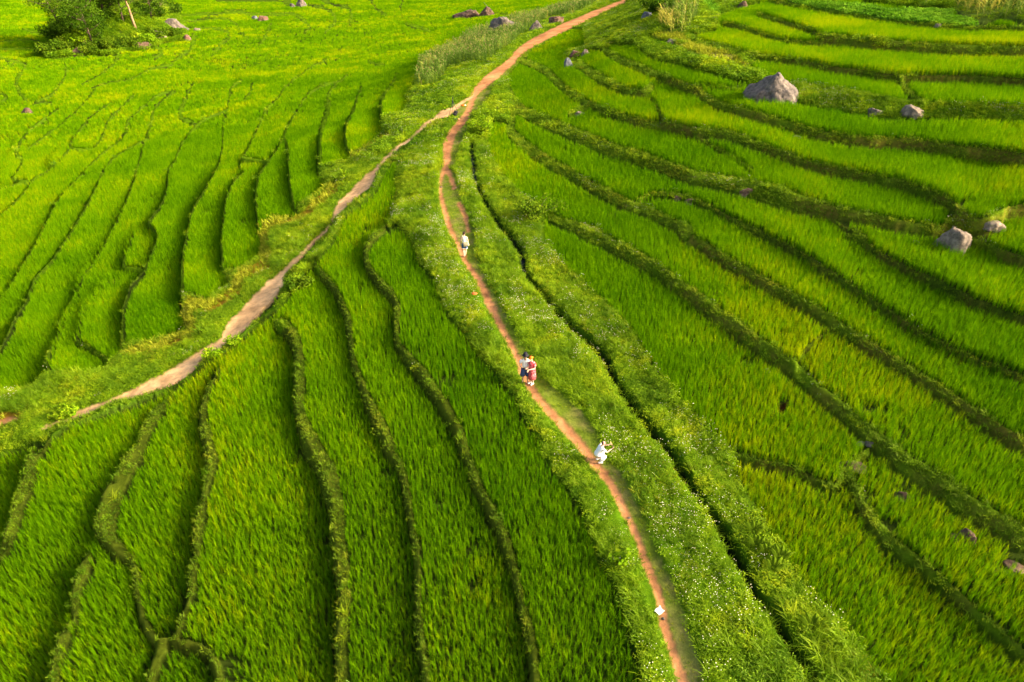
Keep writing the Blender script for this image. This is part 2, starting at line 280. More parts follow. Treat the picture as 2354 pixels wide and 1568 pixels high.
def run_level(A, M, POS, win):
    """mean height of every unbroken run of paddy cells along the rows of A; long runs use a window"""
    R = np.zeros_like(A)
    for j in range(A.shape[0]):
        row = M[j]
        if not row.any(): continue
        q = np.diff(np.concatenate(([0], row.astype(np.int8), [0]))); st = np.where(q == 1)[0]; en = np.where(q == -1)[0]
        cs = np.concatenate(([0], np.cumsum(A[j]))); xs = POS[j]
        for a, b in zip(st, en):
            if xs[b - 1] - xs[a] > 2 * win:
                ia = np.clip(np.searchsorted(xs, xs[a:b] - win), a, b - 1); ib = np.clip(np.searchsorted(xs, xs[a:b] + win), a + 1, b)
                R[j, a:b] = (cs[ib] - cs[ia]) / (ib - ia) - A[j, a:b]
            else: R[j, a:b] = (cs[b] - cs[a]) / (b - a) - A[j, a:b]
    return R
def level(typ, lab):
    """each paddy is flat from bank to bank; the banks between are filled by relaxation"""
    m = (typ == RICE) & (GY > 6) & (GY < 238) & (np.abs(GX) < DEP[:, None] * 1.0)
    LE = m & (E_ < 1); RI = m & (E_ >= 1)
    A1 = run_level(S, LE, GX, 4.0)
    A2 = run_level(np.ascontiguousarray(S.T), np.ascontiguousarray(RI.T), np.ascontiguousarray(GY.T), 6.5).T
    D = np.where(LE, A1, np.where(RI, A2, 0.0))
    for (M, ax) in ((LE, 0), (RI, 1)):
        wv = M.astype(np.float32); X = (D * M).astype(np.float32)
        if ax: X = X.T.copy(); wv = wv.T.copy()
        den = wv.copy(); den[1:] += wv[:-1]; den[:-1] += wv[1:]; den = np.maximum(den, 1)
        for it in range(90):
            n2 = X.copy(); n2[1:] += X[:-1]; n2[:-1] += X[1:]; X = n2 / den * wv
        if ax: X = X.T
        D = np.where(M, X, D)
    D = np.clip(D, -1.1, 1.1)
    # minor terraces of the far valley that have no bank of their own, only a step
    wq = np.clip((GY - 66) / 14, 0, 1) * np.clip((-E_ - 12) / 8, 0, 1)
    SQ = S + 0.9 * vn(GX, GY, 26, 91) + 0.35 * vn(GX, GY, 9, 92); st_ = 0.5
    fr = SQ / st_ - np.floor(SQ / st_); DQ = st_ * (np.clip((fr - .86) / .14, 0, 1) - fr + .43)
    D = np.where(m, D * (1 - wq) + DQ * wq, D)
    free = ~m
    for it in range(90):
        P = np.pad(D, 1, mode='edge')
        av = (P[:-2, 1:-1] + P[2:, 1:-1] + P[1:-1, :-2] + P[1:-1, 2:]) * 0.25
        D = np.where(free, av * 0.999, D)
    # a bank is flat on top at the level of the paddy above it and drops steeply to the one below
    H = S + D; bd = (typ == BUND) & (GY > 6) & (GY < 238) & (np.abs(GX) < DEP[:, None])
    def banks(Hm, M, Rm, POS, flat, wmax):
        for j in range(Hm.shape[0]):
            row = M[j]
            if not row.any(): continue
            q = np.diff(np.concatenate(([0], row.astype(np.int8), [0]))); st = np.where(q == 1)[0]; en = np.where(q == -1)[0]
            for a, b in zip(st, en):
                if a < 1 or b >= len(row) - 1 or not (Rm[j, a - 1] and Rm[j, b]) or POS[j, b] - POS[j, a] > wmax: continue
                lo, hi = Hm[j, a - 1], Hm[j, b]; t = (np.arange(a, b) + .5 - a) / (b - a)
                if hi < lo: continue
                Hm[j, a:b] = lo + (hi - lo) * np.clip(t / (1 - flat), 0, 1)
        return Hm
    HL = banks(H.copy(), bd & (E_ < 1), m, GX, .72, 3.5)
    HR = banks(np.ascontiguousarray(H.T), np.ascontiguousarray((bd & (E_ >= 1)).T), np.ascontiguousarray(m.T), np.ascontiguousarray(GY.T), .38, 7.0).T
    H = np.where(E_ < 1, HL, HR); D2 = H - S
    for it in range(3):
        P = np.pad(D2, 1, mode='edge'); av = (P[:-2, 1:-1] + P[2:, 1:-1] + P[1:-1, :-2] + P[1:-1, 2:]) * 0.25
        D2 = np.where(bd, av, D2)
    return D2
TYP, GL = classify(S)
E_ = GX - np.interp(GY, XR_Y, XR_X)
D = level(TYP, GL)
# second look with the levelled land
P = D.copy()
for it in range(6):
    Q = np.pad(P, 1, mode='edge'); P = (Q[:-2, 1:-1] + Q[2:, 1:-1] + Q[1:-1, :-2] + Q[1:-1, 2:]) * 0.25
_u, _v = project(GX, GY, S)
PALE_LINE = np.array([(0, 985), (250, 920), (480, 800), (640, 650), (800, 460), (900, 350), (1070, 220), (1200, 100), (1430, 0)])
lp = _v < np.interp(_u, PALE_LINE[:, 0], PALE_LINE[:, 1]) - 12; lp &= E_ < 0
_q = lp.astype(float)
for it in range(10):
    Q = np.pad(_q, 1, mode='edge'); _q = (Q[:-2, 1:-1] + Q[2:, 1:-1] + Q[1:-1, :-2] + Q[1:-1, 2:]) * 0.25
P *= 1 - _q   # only where banks face the viewpoint
TYP, GL = classify(S + P)
D = level(TYP, GL)
Z0 = S + D
E_ = GX - np.interp(GY, XR_Y, XR_X)
def soft(mask, n):
    a = mask.astype(float)
    for it in range(n):
        Q = np.pad(a, 1, mode='edge'); a = (Q[:-2, 1:-1] + Q[2:, 1:-1] + Q[1:-1, :-2] + Q[1:-1, 2:] + a) * 0.2
    return a
is_path = (TYP == RED) | (TYP == PALE)
near_w = np.clip(1.2 - GY / 160, 0.25, 1)
Z = Z0 + np.where(TYP == RICE, -0.14, 0) * 1.0
m_b = soft(TYP == BUND, 2); Z += 0.03 * m_b + 0.10 * vn(GX, GY, 0.7, 3) * m_b
m_v = soft((TYP == VERGE) | (TYP == SCRUB) | (TYP == CORN), 5) * (1 - np.clip(soft(is_path, 26) * 3, 0, 1))
Z += m_v * (0.10 + 0.22 * vn(GX, GY, 1.6, 4) + 0.10 * vn(GX, GY, 0.6, 5))
m_p = soft(is_path, 2)
Z += -0.03 * m_p + 0.035 * vn(GX, GY, 0.45, 6) * m_p
m_d = soft(TYP == DITCH, 1); Z -= 0.5 * soft(TYP == DITCH, 3) + 0.25 * m_d
m_h = soft(TYP == HOLE, 1); Z -= 0.3 * m_h
# pale path is a sunken track
m_k = soft(TYP == PALE, 14); Z -= 0.06 * m_k

def grid_ij(x, y):
    u = x / np.maximum(CP * y + 9.7, 9.0)
    fi = np.interp(u, UR, np.arange(len(UR))); fj = np.interp(y, YR, np.arange(len(YR)))
    return fj, fi
def ground_z(x, y):
    x = np.asarray(x, float); y = np.asarray(y, float)
    fj, fi = grid_ij(x, y)
    j = np.clip(fj.astype(int), 0, len(YR) - 2); i = np.clip(fi.astype(int), 0, len(UR) - 2)
    a = fj - j; b = fi - i
    return (Z[j, i] * (1 - b) + Z[j, i + 1] * b) * (1 - a) + (Z[j + 1, i] * (1 - b) + Z[j + 1, i + 1] * b) * a
def at(ox, oy, n=60):
    """survey reading -> point on the land"""
    a = (ox - 1176.5) / FO; b = (784.0 - oy) / FO
    d = Vector((a, CP + b * SP, -SP + b * CP)); z = 0.0; t = 10
    for k in range(n):
        t = (CAM_H - z) / -d.z; x, y = d.x * t, d.y * t
        z = 0.5 * z + 0.5 * float(ground_z(x, y))
    return Vector((d.x * t, d.y * t, float(ground_z(d.x * t, d.y * t))))
def tz(tile, x, y): return (TILE[tile][0] + x * TS, TILE[tile][1] + y * TS)
def att(tile, x, y): return at(*tz(tile, x, y))

# ---------------------------------------------------------------- materials
def new_mat(name):
    m = bpy.data.materials.new(name); m.use_nodes = True; n = m.node_tree; n.nodes.clear(); return m, n
def N(n, t, **kw):
    o = n.nodes.new(t)
    for k, v in kw.items(): setattr(o, k, v)
    return o
def ramp(n, stops):
    r = N(n, 'ShaderNodeValToRGB'); e = r.color_ramp.elements
    while len(e) < len(stops): e.new(0.5)
    for k, (p, c) in enumerate(stops): e[k].position = p; e[k].color = (*c, 1)
    return r
def mixc(n, a, b, f, mode='MIX'):
    m = N(n, 'ShaderNodeMix', data_type='RGBA', blend_type=mode)
    for s, v in ((m.inputs[6], a), (m.inputs[7], b), (m.inputs[0], f)):
        if isinstance(v, tuple): s.default_value = (*v, 1)
        elif isinstance(v, (int, float)): s.default_value = v
        else: n.links.new(v, s)
    return m.outputs[2]
def noise_n(n, scale, detail=4, coord='Object', rough=0.55, world=False):
    t = N(n, 'ShaderNodeTexNoise'); t.inputs['Scale'].default_value = scale; t.inputs['Detail'].default_value = detail; t.inputs['Roughness'].default_value = rough
    if world: g = N(n, 'ShaderNodeNewGeometry'); n.links.new(g.outputs['Position'], t.inputs['Vector'])
    else: g = N(n, 'ShaderNodeTexCoord'); n.links.new(g.outputs[coord], t.inputs['Vector'])
    return t.outputs[0]
def math_n(n, op, a, b=0.0, clamp=False):
    m = N(n, 'ShaderNodeMath', operation=op, use_clamp=clamp)
    for s, v in ((m.inputs[0], a), (m.inputs[1], b)):
        if isinstance(v, (int, float)): s.default_value = v
        else: n.links.new(v, s)
    return m.outputs[0]
def leaf_mat(name, c0, c1, c2, trans=0.4, wscale=0.25, tint=True, gloss=0.03):
    """green leaves: colour varies per plant, over the ground and with the crop's ripeness attribute"""
    m, n = new_mat(name)
    oi = N(n, 'ShaderNodeObjectInfo')
    nz = noise_n(n, wscale, 3, world=True)
    f = math_n(n, 'ADD', math_n(n, 'MULTIPLY', oi.outputs['Random'], 0.5), math_n(n, 'MULTIPLY', math_n(n, 'SUBTRACT', nz, 0.40), 1.1))
    if tint:
        at_ = N(n, 'ShaderNodeAttribute', attribute_type='INSTANCER', attribute_name='tint')
        f = math_n(n, 'ADD', f, at_.outputs['Fac'])
    else: f = math_n(n, 'ADD', f, 0.0)
    f = math_n(n, 'MAXIMUM', math_n(n, 'MINIMUM', f, 1.0), 0.0)
    r = ramp(n, [(0.0, c0), (0.55, c1), (1.0, c2)]); n.links.new(f, r.inputs[0])
    d = N(n, 'ShaderNodeBsdfDiffuse'); t = N(n, 'ShaderNodeBsdfTranslucent'); g = N(n, 'ShaderNodeBsdfGlossy'); g.inputs['Roughness'].default_value = 0.55
    g.inputs['Color'].default_value = (0.7, 0.8, 0.25, 1)
    n.links.new(r.outputs[0], d.inputs[0]); n.links.new(r.outputs[0], t.inputs[0])
    mx = N(n, 'ShaderNodeMixShader'); mx.inputs[0].default_value = trans; n.links.new(d.outputs[0], mx.inputs[1]); n.links.new(t.outputs[0], mx.inputs[2])
    m2 = N(n, 'ShaderNodeMixShader'); m2.inputs[0].default_value = gloss; n.links.new(mx.outputs[0], m2.inputs[1]); n.links.new(g.outputs[0], m2.inputs[2])
    o = N(n, 'ShaderNodeOutputMaterial'); n.links.new(m2.outputs[0], o.inputs[0]); return m
def pmat(name, col, rough=0.8, col2=None, nscale=5.0, bump=0.0, bscale=30.0, spec=0.3, detail=5):
    m, n = new_mat(name); b = N(n, 'ShaderNodeBsdfPrincipled'); b.inputs['Roughness'].default_value = rough; b.inputs['Specular IOR Level'].default_value = spec
    if col2:
        r = ramp(n, [(0.3, col), (0.7, col2)]); n.links.new(noise_n(n, nscale, detail), r.inputs[0]); n.links.new(r.outputs[0], b.inputs['Base Color'])
    else: b.inputs['Base Color'].default_value = (*col, 1)
    if bump:
        bp = N(n, 'ShaderNodeBump'); bp.inputs['Strength'].default_value = bump; bp.inputs['Distance'].default_value = 0.05
        n.links.new(noise_n(n, bscale, 6), bp.inputs['Height']); n.links.new(bp.outputs[0], b.inputs['Normal'])
    o = N(n, 'ShaderNodeOutputMaterial'); n.links.new(b.outputs[0], o.inputs[0]); return m

# ground: material kinds carried by a vertex colour (the soil or turf that lies there), broken up by noise
BASE = {RICE: (0.030, 0.048, 0.006), BUND: (0.078, 0.14, 0.005), VERGE: (0.06, 0.13, 0.004), RED: (0.46, 0.21, 0.09), PALE: (0.58, 0.36, 0.18),
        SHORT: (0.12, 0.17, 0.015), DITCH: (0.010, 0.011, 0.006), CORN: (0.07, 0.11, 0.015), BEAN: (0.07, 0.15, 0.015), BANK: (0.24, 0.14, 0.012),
        SCRUB: (0.06, 0.10, 0.012), DRY: (0.30, 0.26, 0.06), HOLE: (0.06, 0.025, 0.008)}
CT = np.array([BASE[k] for k in range(13)])[TYP]
CT[(TYP == BUND) & (E_ < 1)] = (0.06, 0.085, 0.006)
leftbund = (TYP == BUND) & (E_ < -9) & (GY > 32)
CT[leftbund] = (0.075, 0.15, 0.003)
def blurc(C, n):
    for it in range(n):
        Q = np.pad(C, ((1, 1), (1, 1), (0, 0)), mode='edge'); C = (Q[:-2, 1:-1] + Q[2:, 1:-1] + Q[1:-1, :-2] + Q[1:-1, 2:] + C) * 0.2
    return C
wear = np.clip(0.28 + 1.5 * vn(GX, GY, 1.1, 81) + 1.3 * vn(GX, GY, .35, 82), 0, 1)[..., None] * (TYP == SHORT)[..., None] * 0.4
CT = CT * (1 - wear) + np.array((0.36, 0.25, 0.11)) * wear
damp = np.clip(1.0 + 0.55 * vn(GX, GY, 1.3, 83) + 0.5 * vn(GX, GY, .3, 84), .55, 1.3)[..., None]
CT = np.where(is_path[..., None], CT * damp, CT)
CT = blurc(CT, 1)
# bare earth where a terrace riser is steep
gy_, gx_ = np.gradient(Z0)
stp = np.hypot(gy_ / np.gradient(YR)[:, None], gx_ / np.maximum(np.gradient(GX, axis=1), 1e-6))
# (TYP decides where)
bare = np.clip((stp - 0.45) * 1.3, 0, 1) * (TYP == BUND) * np.clip(0.55 + 1.6 * vn(GX, GY, 1.3, 8) + 1.0 * vn(GX, GY, 0.4, 9), 0, 1) * np.clip(E_ / 8, 0.1, 1) * 0.8
bare = soft(bare, 1)
CT = CT * (1 - 0.8 * bare[..., None]) + np.array((0.15, 0.085, 0.02)) * 0.8 * bare[..., None]
def ground_mat(name, rough=1.0, bump=0.6, spec=0.0):
    m, n = new_mat(name); b = N(n, 'ShaderNodeBsdfPrincipled'); b.inputs['Roughness'].default_value = rough; b.inputs['Specular IOR Level'].default_value = spec
    vc = N(n, 'ShaderNodeVertexColor', layer_name='soil')
    r = ramp(n, [(0.25, (0.55, 0.55, 0.55)), (0.5, (1, 1, 1)), (0.78, (1.45, 1.35, 1.2))]); n.links.new(noise_n(n, 3.5, 9, rough=0.7), r.inputs[0])
    r2 = ramp(n, [(0.3, (0.8, 0.8, 0.8)), (0.7, (1.2, 1.2, 1.15))]); n.links.new(noise_n(n, 0.35, 3), r2.inputs[0])
    c = mixc(n, vc.outputs[0], r.outputs[0], 1.0, 'MULTIPLY'); c = mixc(n, c, r2.outputs[0], 1.0, 'MULTIPLY')
    n.links.new(c, b.inputs['Base Color'])
    bp = N(n, 'ShaderNodeBump'); bp.inputs['Strength'].default_value = bump; bp.inputs['Distance'].default_value = 0.06
    n.links.new(noise_n(n, 9, 8, rough=0.7), bp.inputs['Height']); n.links.new(bp.outputs[0], b.inputs['Normal'])
    o = N(n, 'ShaderNodeOutputMaterial'); n.links.new(b.outputs[0], o.inputs[0]); return m
M_GROUND = ground_mat('soil_and_turf'); M_PATH = ground_mat('packed_earth', 0.95, 0.35); M_WET = ground_mat('wet_mud', 0.25, 0.15, 0.5)

# ---------------------------------------------------------------- the ground sheets
nj, ni = GX.shape
V = np.stack([GX.ravel(), GY.ravel(), Z.ravel()], 1)
vid = np.arange(nj * ni).reshape(nj, ni)
F = np.stack([vid[:-1, :-1].ravel(), vid[:-1, 1:].ravel(), vid[1:, 1:].ravel(), vid[1:, :-1].ravel()], 1)
ftype = TYP[:-1, :-1].ravel()
def np_mesh(name, verts, faces, attrs=None, smooth=True):
    me = bpy.data.meshes.new(name); nv, nf = len(verts), len(faces); k = faces.shape[1]
    me.vertices.add(nv); me.vertices.foreach_set('co', np.ascontiguousarray(verts, np.float32).ravel())
    me.loops.add(nf * k); me.loops.foreach_set('vertex_index', np.ascontiguousarray(faces, np.int32).ravel())
    me.polygons.add(nf); me.polygons.foreach_set('loop_start', np.arange(0, nf * k, k, dtype=np.int32))
    me.update(calc_edges=True)
    if smooth: me.polygons.foreach_set('use_smooth', np.ones(nf, bool))
    for an, av in (attrs or {}).items():
        a = me.color_attributes.new(an, 'FLOAT_COLOR', 'POINT')
        a.data.foreach_set('color', np.concatenate([av, np.ones((nv, 1))], 1).astype(np.float32).ravel())
    me.validate(); return me
def sheet(name, types, mat, label):
    f = F[np.isin(ftype, types)]
    u, inv = np.unique(f.ravel(), return_inverse=True)
    me = np_mesh(name, V[u], inv.reshape(f.shape), {'soil': CT.reshape(-1, 3)[u]})
    o = bpy.data.objects.new(name, me); COL.objects.link(o); me.materials.append(mat); o['kind'] = 'structure'; o['label'] = label; return o
sheet('terraced_ground', [t for t in range(13) if t not in (RED, PALE, DITCH)], M_GROUND, 'terraced hillside ground with grassy earth bunds between the flooded paddies')
sheet('dirt_path', [RED], M_PATH, 'narrow reddish trodden footpath along the ridge')
sheet('gravel_track', [PALE], M_PATH, 'pale sandy track running down to the lower left')
sheet('ditch', [DITCH], M_WET, 'dark narrow irrigation ditch beside the flowery verge')

# ---------------------------------------------------------------- scattered plants
LIB = {}
def lib_collection(key, meshes):
    c = bpy.data.collections.new(key + '_kinds')
    for k, me in enumerate(meshes):
        o = bpy.data.objects.new('%s_%02d' % (key, k), me); c.objects.link(o)
    LIB[key] = c; return c
def blade(vs, fs, x, y, az, h, lean, w, curl=1.0, z=0.0, seg=3, twist=0.0):
    """one grass blade: a tapering strip that rises and arches over towards az"""
    b = len(vs); dx, dy = math.cos(az), math.sin(az); sx, sy = -math.sin(az + twist), math.cos(az + twist)
    for k in range(seg + 1):
        t = k / seg
        out = lean * h * (t ** (1 + curl)); up = h * (t - 0.35 * lean * t ** 3)
        ww = w * (1 - t) ** 0.6 * (0.55 + 0.45 * min(1, t * 3)) if k < seg else 0
        cx, cy, cz = x + dx * out, y + dy * out, z + up
        if k < seg: vs += [(cx - sx * ww / 2, cy - sy * ww / 2, cz), (cx + sx * ww / 2, cy + sy * ww / 2, cz)]
        else: vs += [(cx, cy, cz)]
    for k in range(seg - 1): fs.append((b + 2 * k, b + 2 * k + 1, b + 2 * k + 3, b + 2 * k + 2))
    fs.append((b + 2 * seg - 2, b + 2 * seg - 1, b + 2 * seg))
def tuft_mesh(name, n, h, w, rad, lean=(0.1, 0.5), mat=None, curl=1.2, seg=3, hvar=0.35):
    vs, fs = [], []
    for k in range(n):
        az = random.uniform(0, 6.283); r = rad * math.sqrt(random.random()); a2 = random.uniform(0, 6.283)
        blade(vs, fs, r * math.cos(a2), r * math.sin(a2), az, h * random.uniform(1 - hvar, 1 + hvar * 0.4), random.uniform(*lean), w * random.uniform(0.7, 1.2), curl, seg=seg, twist=random.uniform(-0.6, 0.6))
    me = bpy.data.meshes.new(name); me.from_pydata(vs, [], fs); me.materials.append(mat); me.shade_smooth(); return me
def leafy_mesh(name, n, h, rad, lw, ll, mat, flowers=0, fmat=None):
    """low weedy herb: small pointed leaves at all heights, optional little white heads on stalks"""
    vs, fs, mi = [], [], []
    for k in range(n):
        a = random.uniform(0, 6.283); r = rad * math.sqrt(random.random()); z = h * (0.15 + 0.85 * random.random() ** 0.7) * (1 - 0.4 * r / rad)
        p = Vector((r * math.cos(a), r * math.sin(a), z)); d = Vector((math.cos(a + random.uniform(-1, 1)), math.sin(a + random.uniform(-1, 1)), random.uniform(-0.3, 0.7))).normalized()
        s = d.cross(Vector((random.uniform(-.5, .5), random.uniform(-.5, .5), 1))).normalized() * lw * random.uniform(.6, 1.2); l = ll * random.uniform(.6, 1.2); b = len(vs)
        vs += [tuple(p), tuple(p + d * l * .5 + s), tuple(p + d * l + Vector((0, 0, -0.15 * l))), tuple(p + d * l * .5 - s)]; fs.append((b, b + 1, b + 2, b + 3)); mi.append(0)
    for k in range(n // 8):
        blade(vs, fs, random.uniform(-rad, rad) * .7, random.uniform(-rad, rad) * .7, random.uniform(0, 6.28), h * 1.1, random.uniform(.1, .5), lw * .6)
        mi += [0] * 3
    for k in range(flowers):
        a = random.uniform(0, 6.283); r = rad * math.sqrt(random.random()); x, y, z = r * math.cos(a), r * math.sin(a), h * random.uniform(1.0, 1.35); q = random.uniform(.008, .018); b = len(vs)
        for (i, j, kk) in ((1, 0, 0), (-1, 0, 0), (0, 1, 0), (0, -1, 0), (0, 0, .8), (0, 0, -.5)): vs.append((x + i * q, y + j * q, z + kk * q))
        for t in ((0, 2, 4), (2, 1, 4), (1, 3, 4), (3, 0, 4), (2, 0, 5), (1, 2, 5), (3, 1, 5), (0, 3, 5)): fs.append(tuple(b + c for c in t)); mi.append(1)
        b = len(vs); vs += [(x - .002, y, 0), (x + .002, y, 0), (x, y, z)]; fs.append((b, b + 1, b + 2)); mi.append(0)
    me = bpy.data.meshes.new(name); me.from_pydata(vs, [], fs); me.materials.append(mat)
    if fmat: me.materials.append(fmat)
    me.polygons.foreach_set('material_index', mi); me.update(); return me
def scatter_tree(coll):
    g = bpy.data.node_groups.new('planting', 'GeometryNodeTree')
    g.interface.new_socket('Geometry', in_out='INPUT', socket_type='NodeSocketGeometry'); g.interface.new_socket('Geometry', in_out='OUTPUT', socket_type='NodeSocketGeometry')
    gi = g.nodes.new('NodeGroupInput'); go = g.nodes.new('NodeGroupOutput')
    ip = g.nodes.new('GeometryNodeInstanceOnPoints'); ci = g.nodes.new('GeometryNodeCollectionInfo')
    ci.inputs['Collection'].default_value = coll; ci.inputs['Separate Children'].default_value = True; ci.inputs['Reset Children'].default_value = True
    ip.inputs['Pick Instance'].default_value = True
    def A(nm, ty):
        a = g.nodes.new('GeometryNodeInputNamedAttribute'); a.data_type = ty; a.inputs['Name'].default_value = nm
        return [s for s in a.outputs if s.enabled and s.name == 'Attribute'][0]
    L = g.links.new
    L(gi.outputs[0], ip.inputs['Points']); L(ci.outputs[0], ip.inputs['Instance']); L(A('kind_index', 'INT'), ip.inputs['Instance Index'])
    L(A('turn', 'FLOAT_VECTOR'), ip.inputs['Rotation']); L(A('size', 'FLOAT_VECTOR'), ip.inputs['Scale']); L(ip.outputs[0], go.inputs[0])
    return g
def plant(name, label, coll_key, x, y, z, kind_index, scale, tint, tiltv=0.08, hs=None, stuff=True):
    n = len(x); me = bpy.data.meshes.new(name); me.vertices.add(n)
    me.vertices.foreach_set('co', np.stack([x, y, z], 1).astype(np.float32).ravel())
    a = me.attributes.new('kind_index', 'INT', 'POINT'); a.data.foreach_set('value', kind_index.astype(np.int32))
    a = me.attributes.new('turn', 'FLOAT_VECTOR', 'POINT')
    a.data.foreach_set('vector', np.stack([rng.normal(0, tiltv, n), rng.normal(0, tiltv, n), rng.uniform(0, 6.283, n)], 1).astype(np.float32).ravel())
    a = me.attributes.new('size', 'FLOAT_VECTOR', 'POINT'); hz = scale if hs is None else hs
    a.data.foreach_set('vector', np.stack([scale, scale, hz], 1).astype(np.float32).ravel())
    a = me.attributes.new('tint', 'FLOAT', 'POINT'); a.data.foreach_set('value', tint.astype(np.float32))
    o = bpy.data.objects.new(name, me); COL.objects.link(o)
    md = o.modifiers.new('planting', 'NODES'); md.node_group = scatter_tree(LIB[coll_key])
    o['kind'] = 'stuff'; o['label'] = label
    print('PLANT', name, n); return o
def lattice(y0, y1, sp, jit=0.32, margin=0.12):
    """jittered planting rows over the visible land between two distances"""
    ys = np.arange(y0, y1, sp * 0.92); out_x, out_y = [], []
    for k, yv in enumerate(ys):
        hw = (CP * yv + 9.7 + 3.0) * (0.75 + margin)
        xs = np.arange(-hw, hw, sp) + (k % 2) * sp * 0.5
        out_x.append(xs); out_y.append(np.full(len(xs), yv))
    x = np.concatenate(out_x); y = np.concatenate(out_y)
    return x + rng.uniform(-jit, jit, len(x)) * sp, y + rng.uniform(-jit, jit, len(y)) * sp
def lookup(x, y):
    fj, fi = grid_ij(x, y); j = np.clip(np.round(fj).astype(int), 0, nj - 1); i = np.clip(np.round(fi).astype(int), 0, ni - 1)
    return TYP[j, i], GL[j, i], Z[j, i], E_[j, i]

M_RICE = leaf_mat('rice_leaf', (0.062, 0.182, 0.0010), (0.145, 0.305, 0.0012), (0.34, 0.41, 0.0018), 0.36, 0.12, gloss=0.0)
M_GRASS = leaf_mat('grass_leaf', (0.07, 0.15, 0.003), (0.16, 0.27, 0.004), (0.30, 0.33, 0.012), 0.35, 0.5)
M_WEED = leaf_mat('weed_leaf', (0.075, 0.18, 0.002), (0.20, 0.34, 0.003), (0.42, 0.48, 0.007), 0.4, 0.6)
M_PETAL = pmat('white_petals', (0.75, 0.70, 0.42), 0.8)
kinds = []
for k in range(5): kinds.append(tuft_mesh('rice_a%d' % k, 15, 0.52, 0.016, 0.05, (0.02, 0.36), M_RICE, 1.8, 3, 0.38))
for k in range(4): kinds.append(tuft_mesh('rice_b%d' % k, 13, 0.60, 0.026, 0.08, (0.02, 0.34), M_RICE, 1.6))
for k in range(4): kinds.append(tuft_mesh('rice_c%d' % k, 30, 0.58, 0.045, 0.22, (0.02, 0.36), M_RICE, 1.6, 2))
for k in range(3): kinds.append(tuft_mesh('rice_d%d' % k, 36, 0.55, 0.08, 0.5, (0.05, 0.5), M_RICE, 1.6, 2))
lib_collection('rice', kinds)
RH = 0.38
bands = [(7, 46, 0.14, 0, 5), (46, 96, 0.20, 5, 4), (96, 150, 0.46, 9, 4), (150, 300, 0.92, 13, 3)]
XS, YS, ZS, KI, TI, SZ, EE = [], [], [], [], [], [], []
ftint = rng.uniform(-0.12, 0.12, LAB.max() + 1)
for (ox_, oy_, v_) in ((2000, 1300, .26), (1650, 850, .12), (330, 620, .08), (130, 1300, .08), (620, 1300, .02), (1500, 600, .08), (1900, 60, .2), (1400, 160, .12), (250, 680, .08), (2200, 900, -.05)):
    ftint[LAB[int(oy_ / 2), int(ox_ / 2)]] = v_
for (y0, y1, sp, k0, kn) in bands:
    x, y = lattice(y0, y1, sp)
    t, l, z, e = lookup(x, y)
    hh = RH * np.where((e < -9) & (y > 45), 0.55, 1.0)
    a1, b1 = look(x, y, z + hh + 0.12)
    ok = (t == RICE) & (LAB[a1, b1] == l)
    a2, b2 = look(x, y, z + 0.14); ok &= (LAB[a2, b2] == l) & ~((vn(x, y, 1.9, 25) + .6 * vn(x, y, .7, 26) > .52) & (rng.uniform(0, 1, len(x)) < .7))
    x, y, l, z, e = x[ok], y[ok], l[ok], z[ok], e[ok]; n = len(x)
    XS.append(x); YS.append(y); ZS.append(z); KI.append(k0 + rng.integers(0, kn, n)); EE.append(e)
    tt = ftint[l] + 0.36 * vn(x, y, 9, 21) + 0.22 * vn(x, y, 1.7, 22)
    dist_l = np.clip((-e - 14) / 40, 0, 1); tt += 0.04 * dist_l + 0.02 * np.clip((y - 45) / 80, 0, 1)
    TI.append(tt); SZ.append(rng.uniform(0.82, 1.12, n) * (1 + .16 * vn(x, y, 2.3, 24)))
XS, YS, ZS, KI, TI, SZ, EE = [np.concatenate(q) for q in (XS, YS, ZS, KI, TI, SZ, EE)]
# which side of the tracks a clump stands on
uu, vv = project(XS, YS, ZS)
pale_line = np.array([(0, 985), (250, 920), (480, 800), (640, 650), (800, 460), (900, 350), (1070, 220), (1200, 100), (1430, 0)])
ridge_line = np.array([(1560, 1567), (1380, 1060), (1200, 850), (1010, 480), (1020, 330), (1100, 190), (1200, 100), (1430, 0)])
left_of_pale = vv < np.interp(uu, pale_line[:, 0], pale_line[:, 1])
left_of_ridge = uu < np.interp(vv, ridge_line[::-1, 1], ridge_line[::-1, 0])
g1 = left_of_ridge & left_of_pale; g2 = left_of_ridge & ~left_of_pale; g3 = ~left_of_ridge
for g, lb in ((g1, 'rice filling the many narrow wavy terraces of the valley left of the pale track'),
              (g2, 'tall dark green rice in the long strips between the pale track and the ridge path'),
              (g3, 'bright rice in the stepped terraces on the hillside right of the ditch')):
    sz = SZ[g]
    plant('rice_crop', lb, 'rice', XS[g], YS[g], ZS[g], KI[g], sz, TI[g] + (0.02 if lb[0] != 't' else 0.03), 0.06, sz * rng.uniform(.9, 1.1, g.sum()))

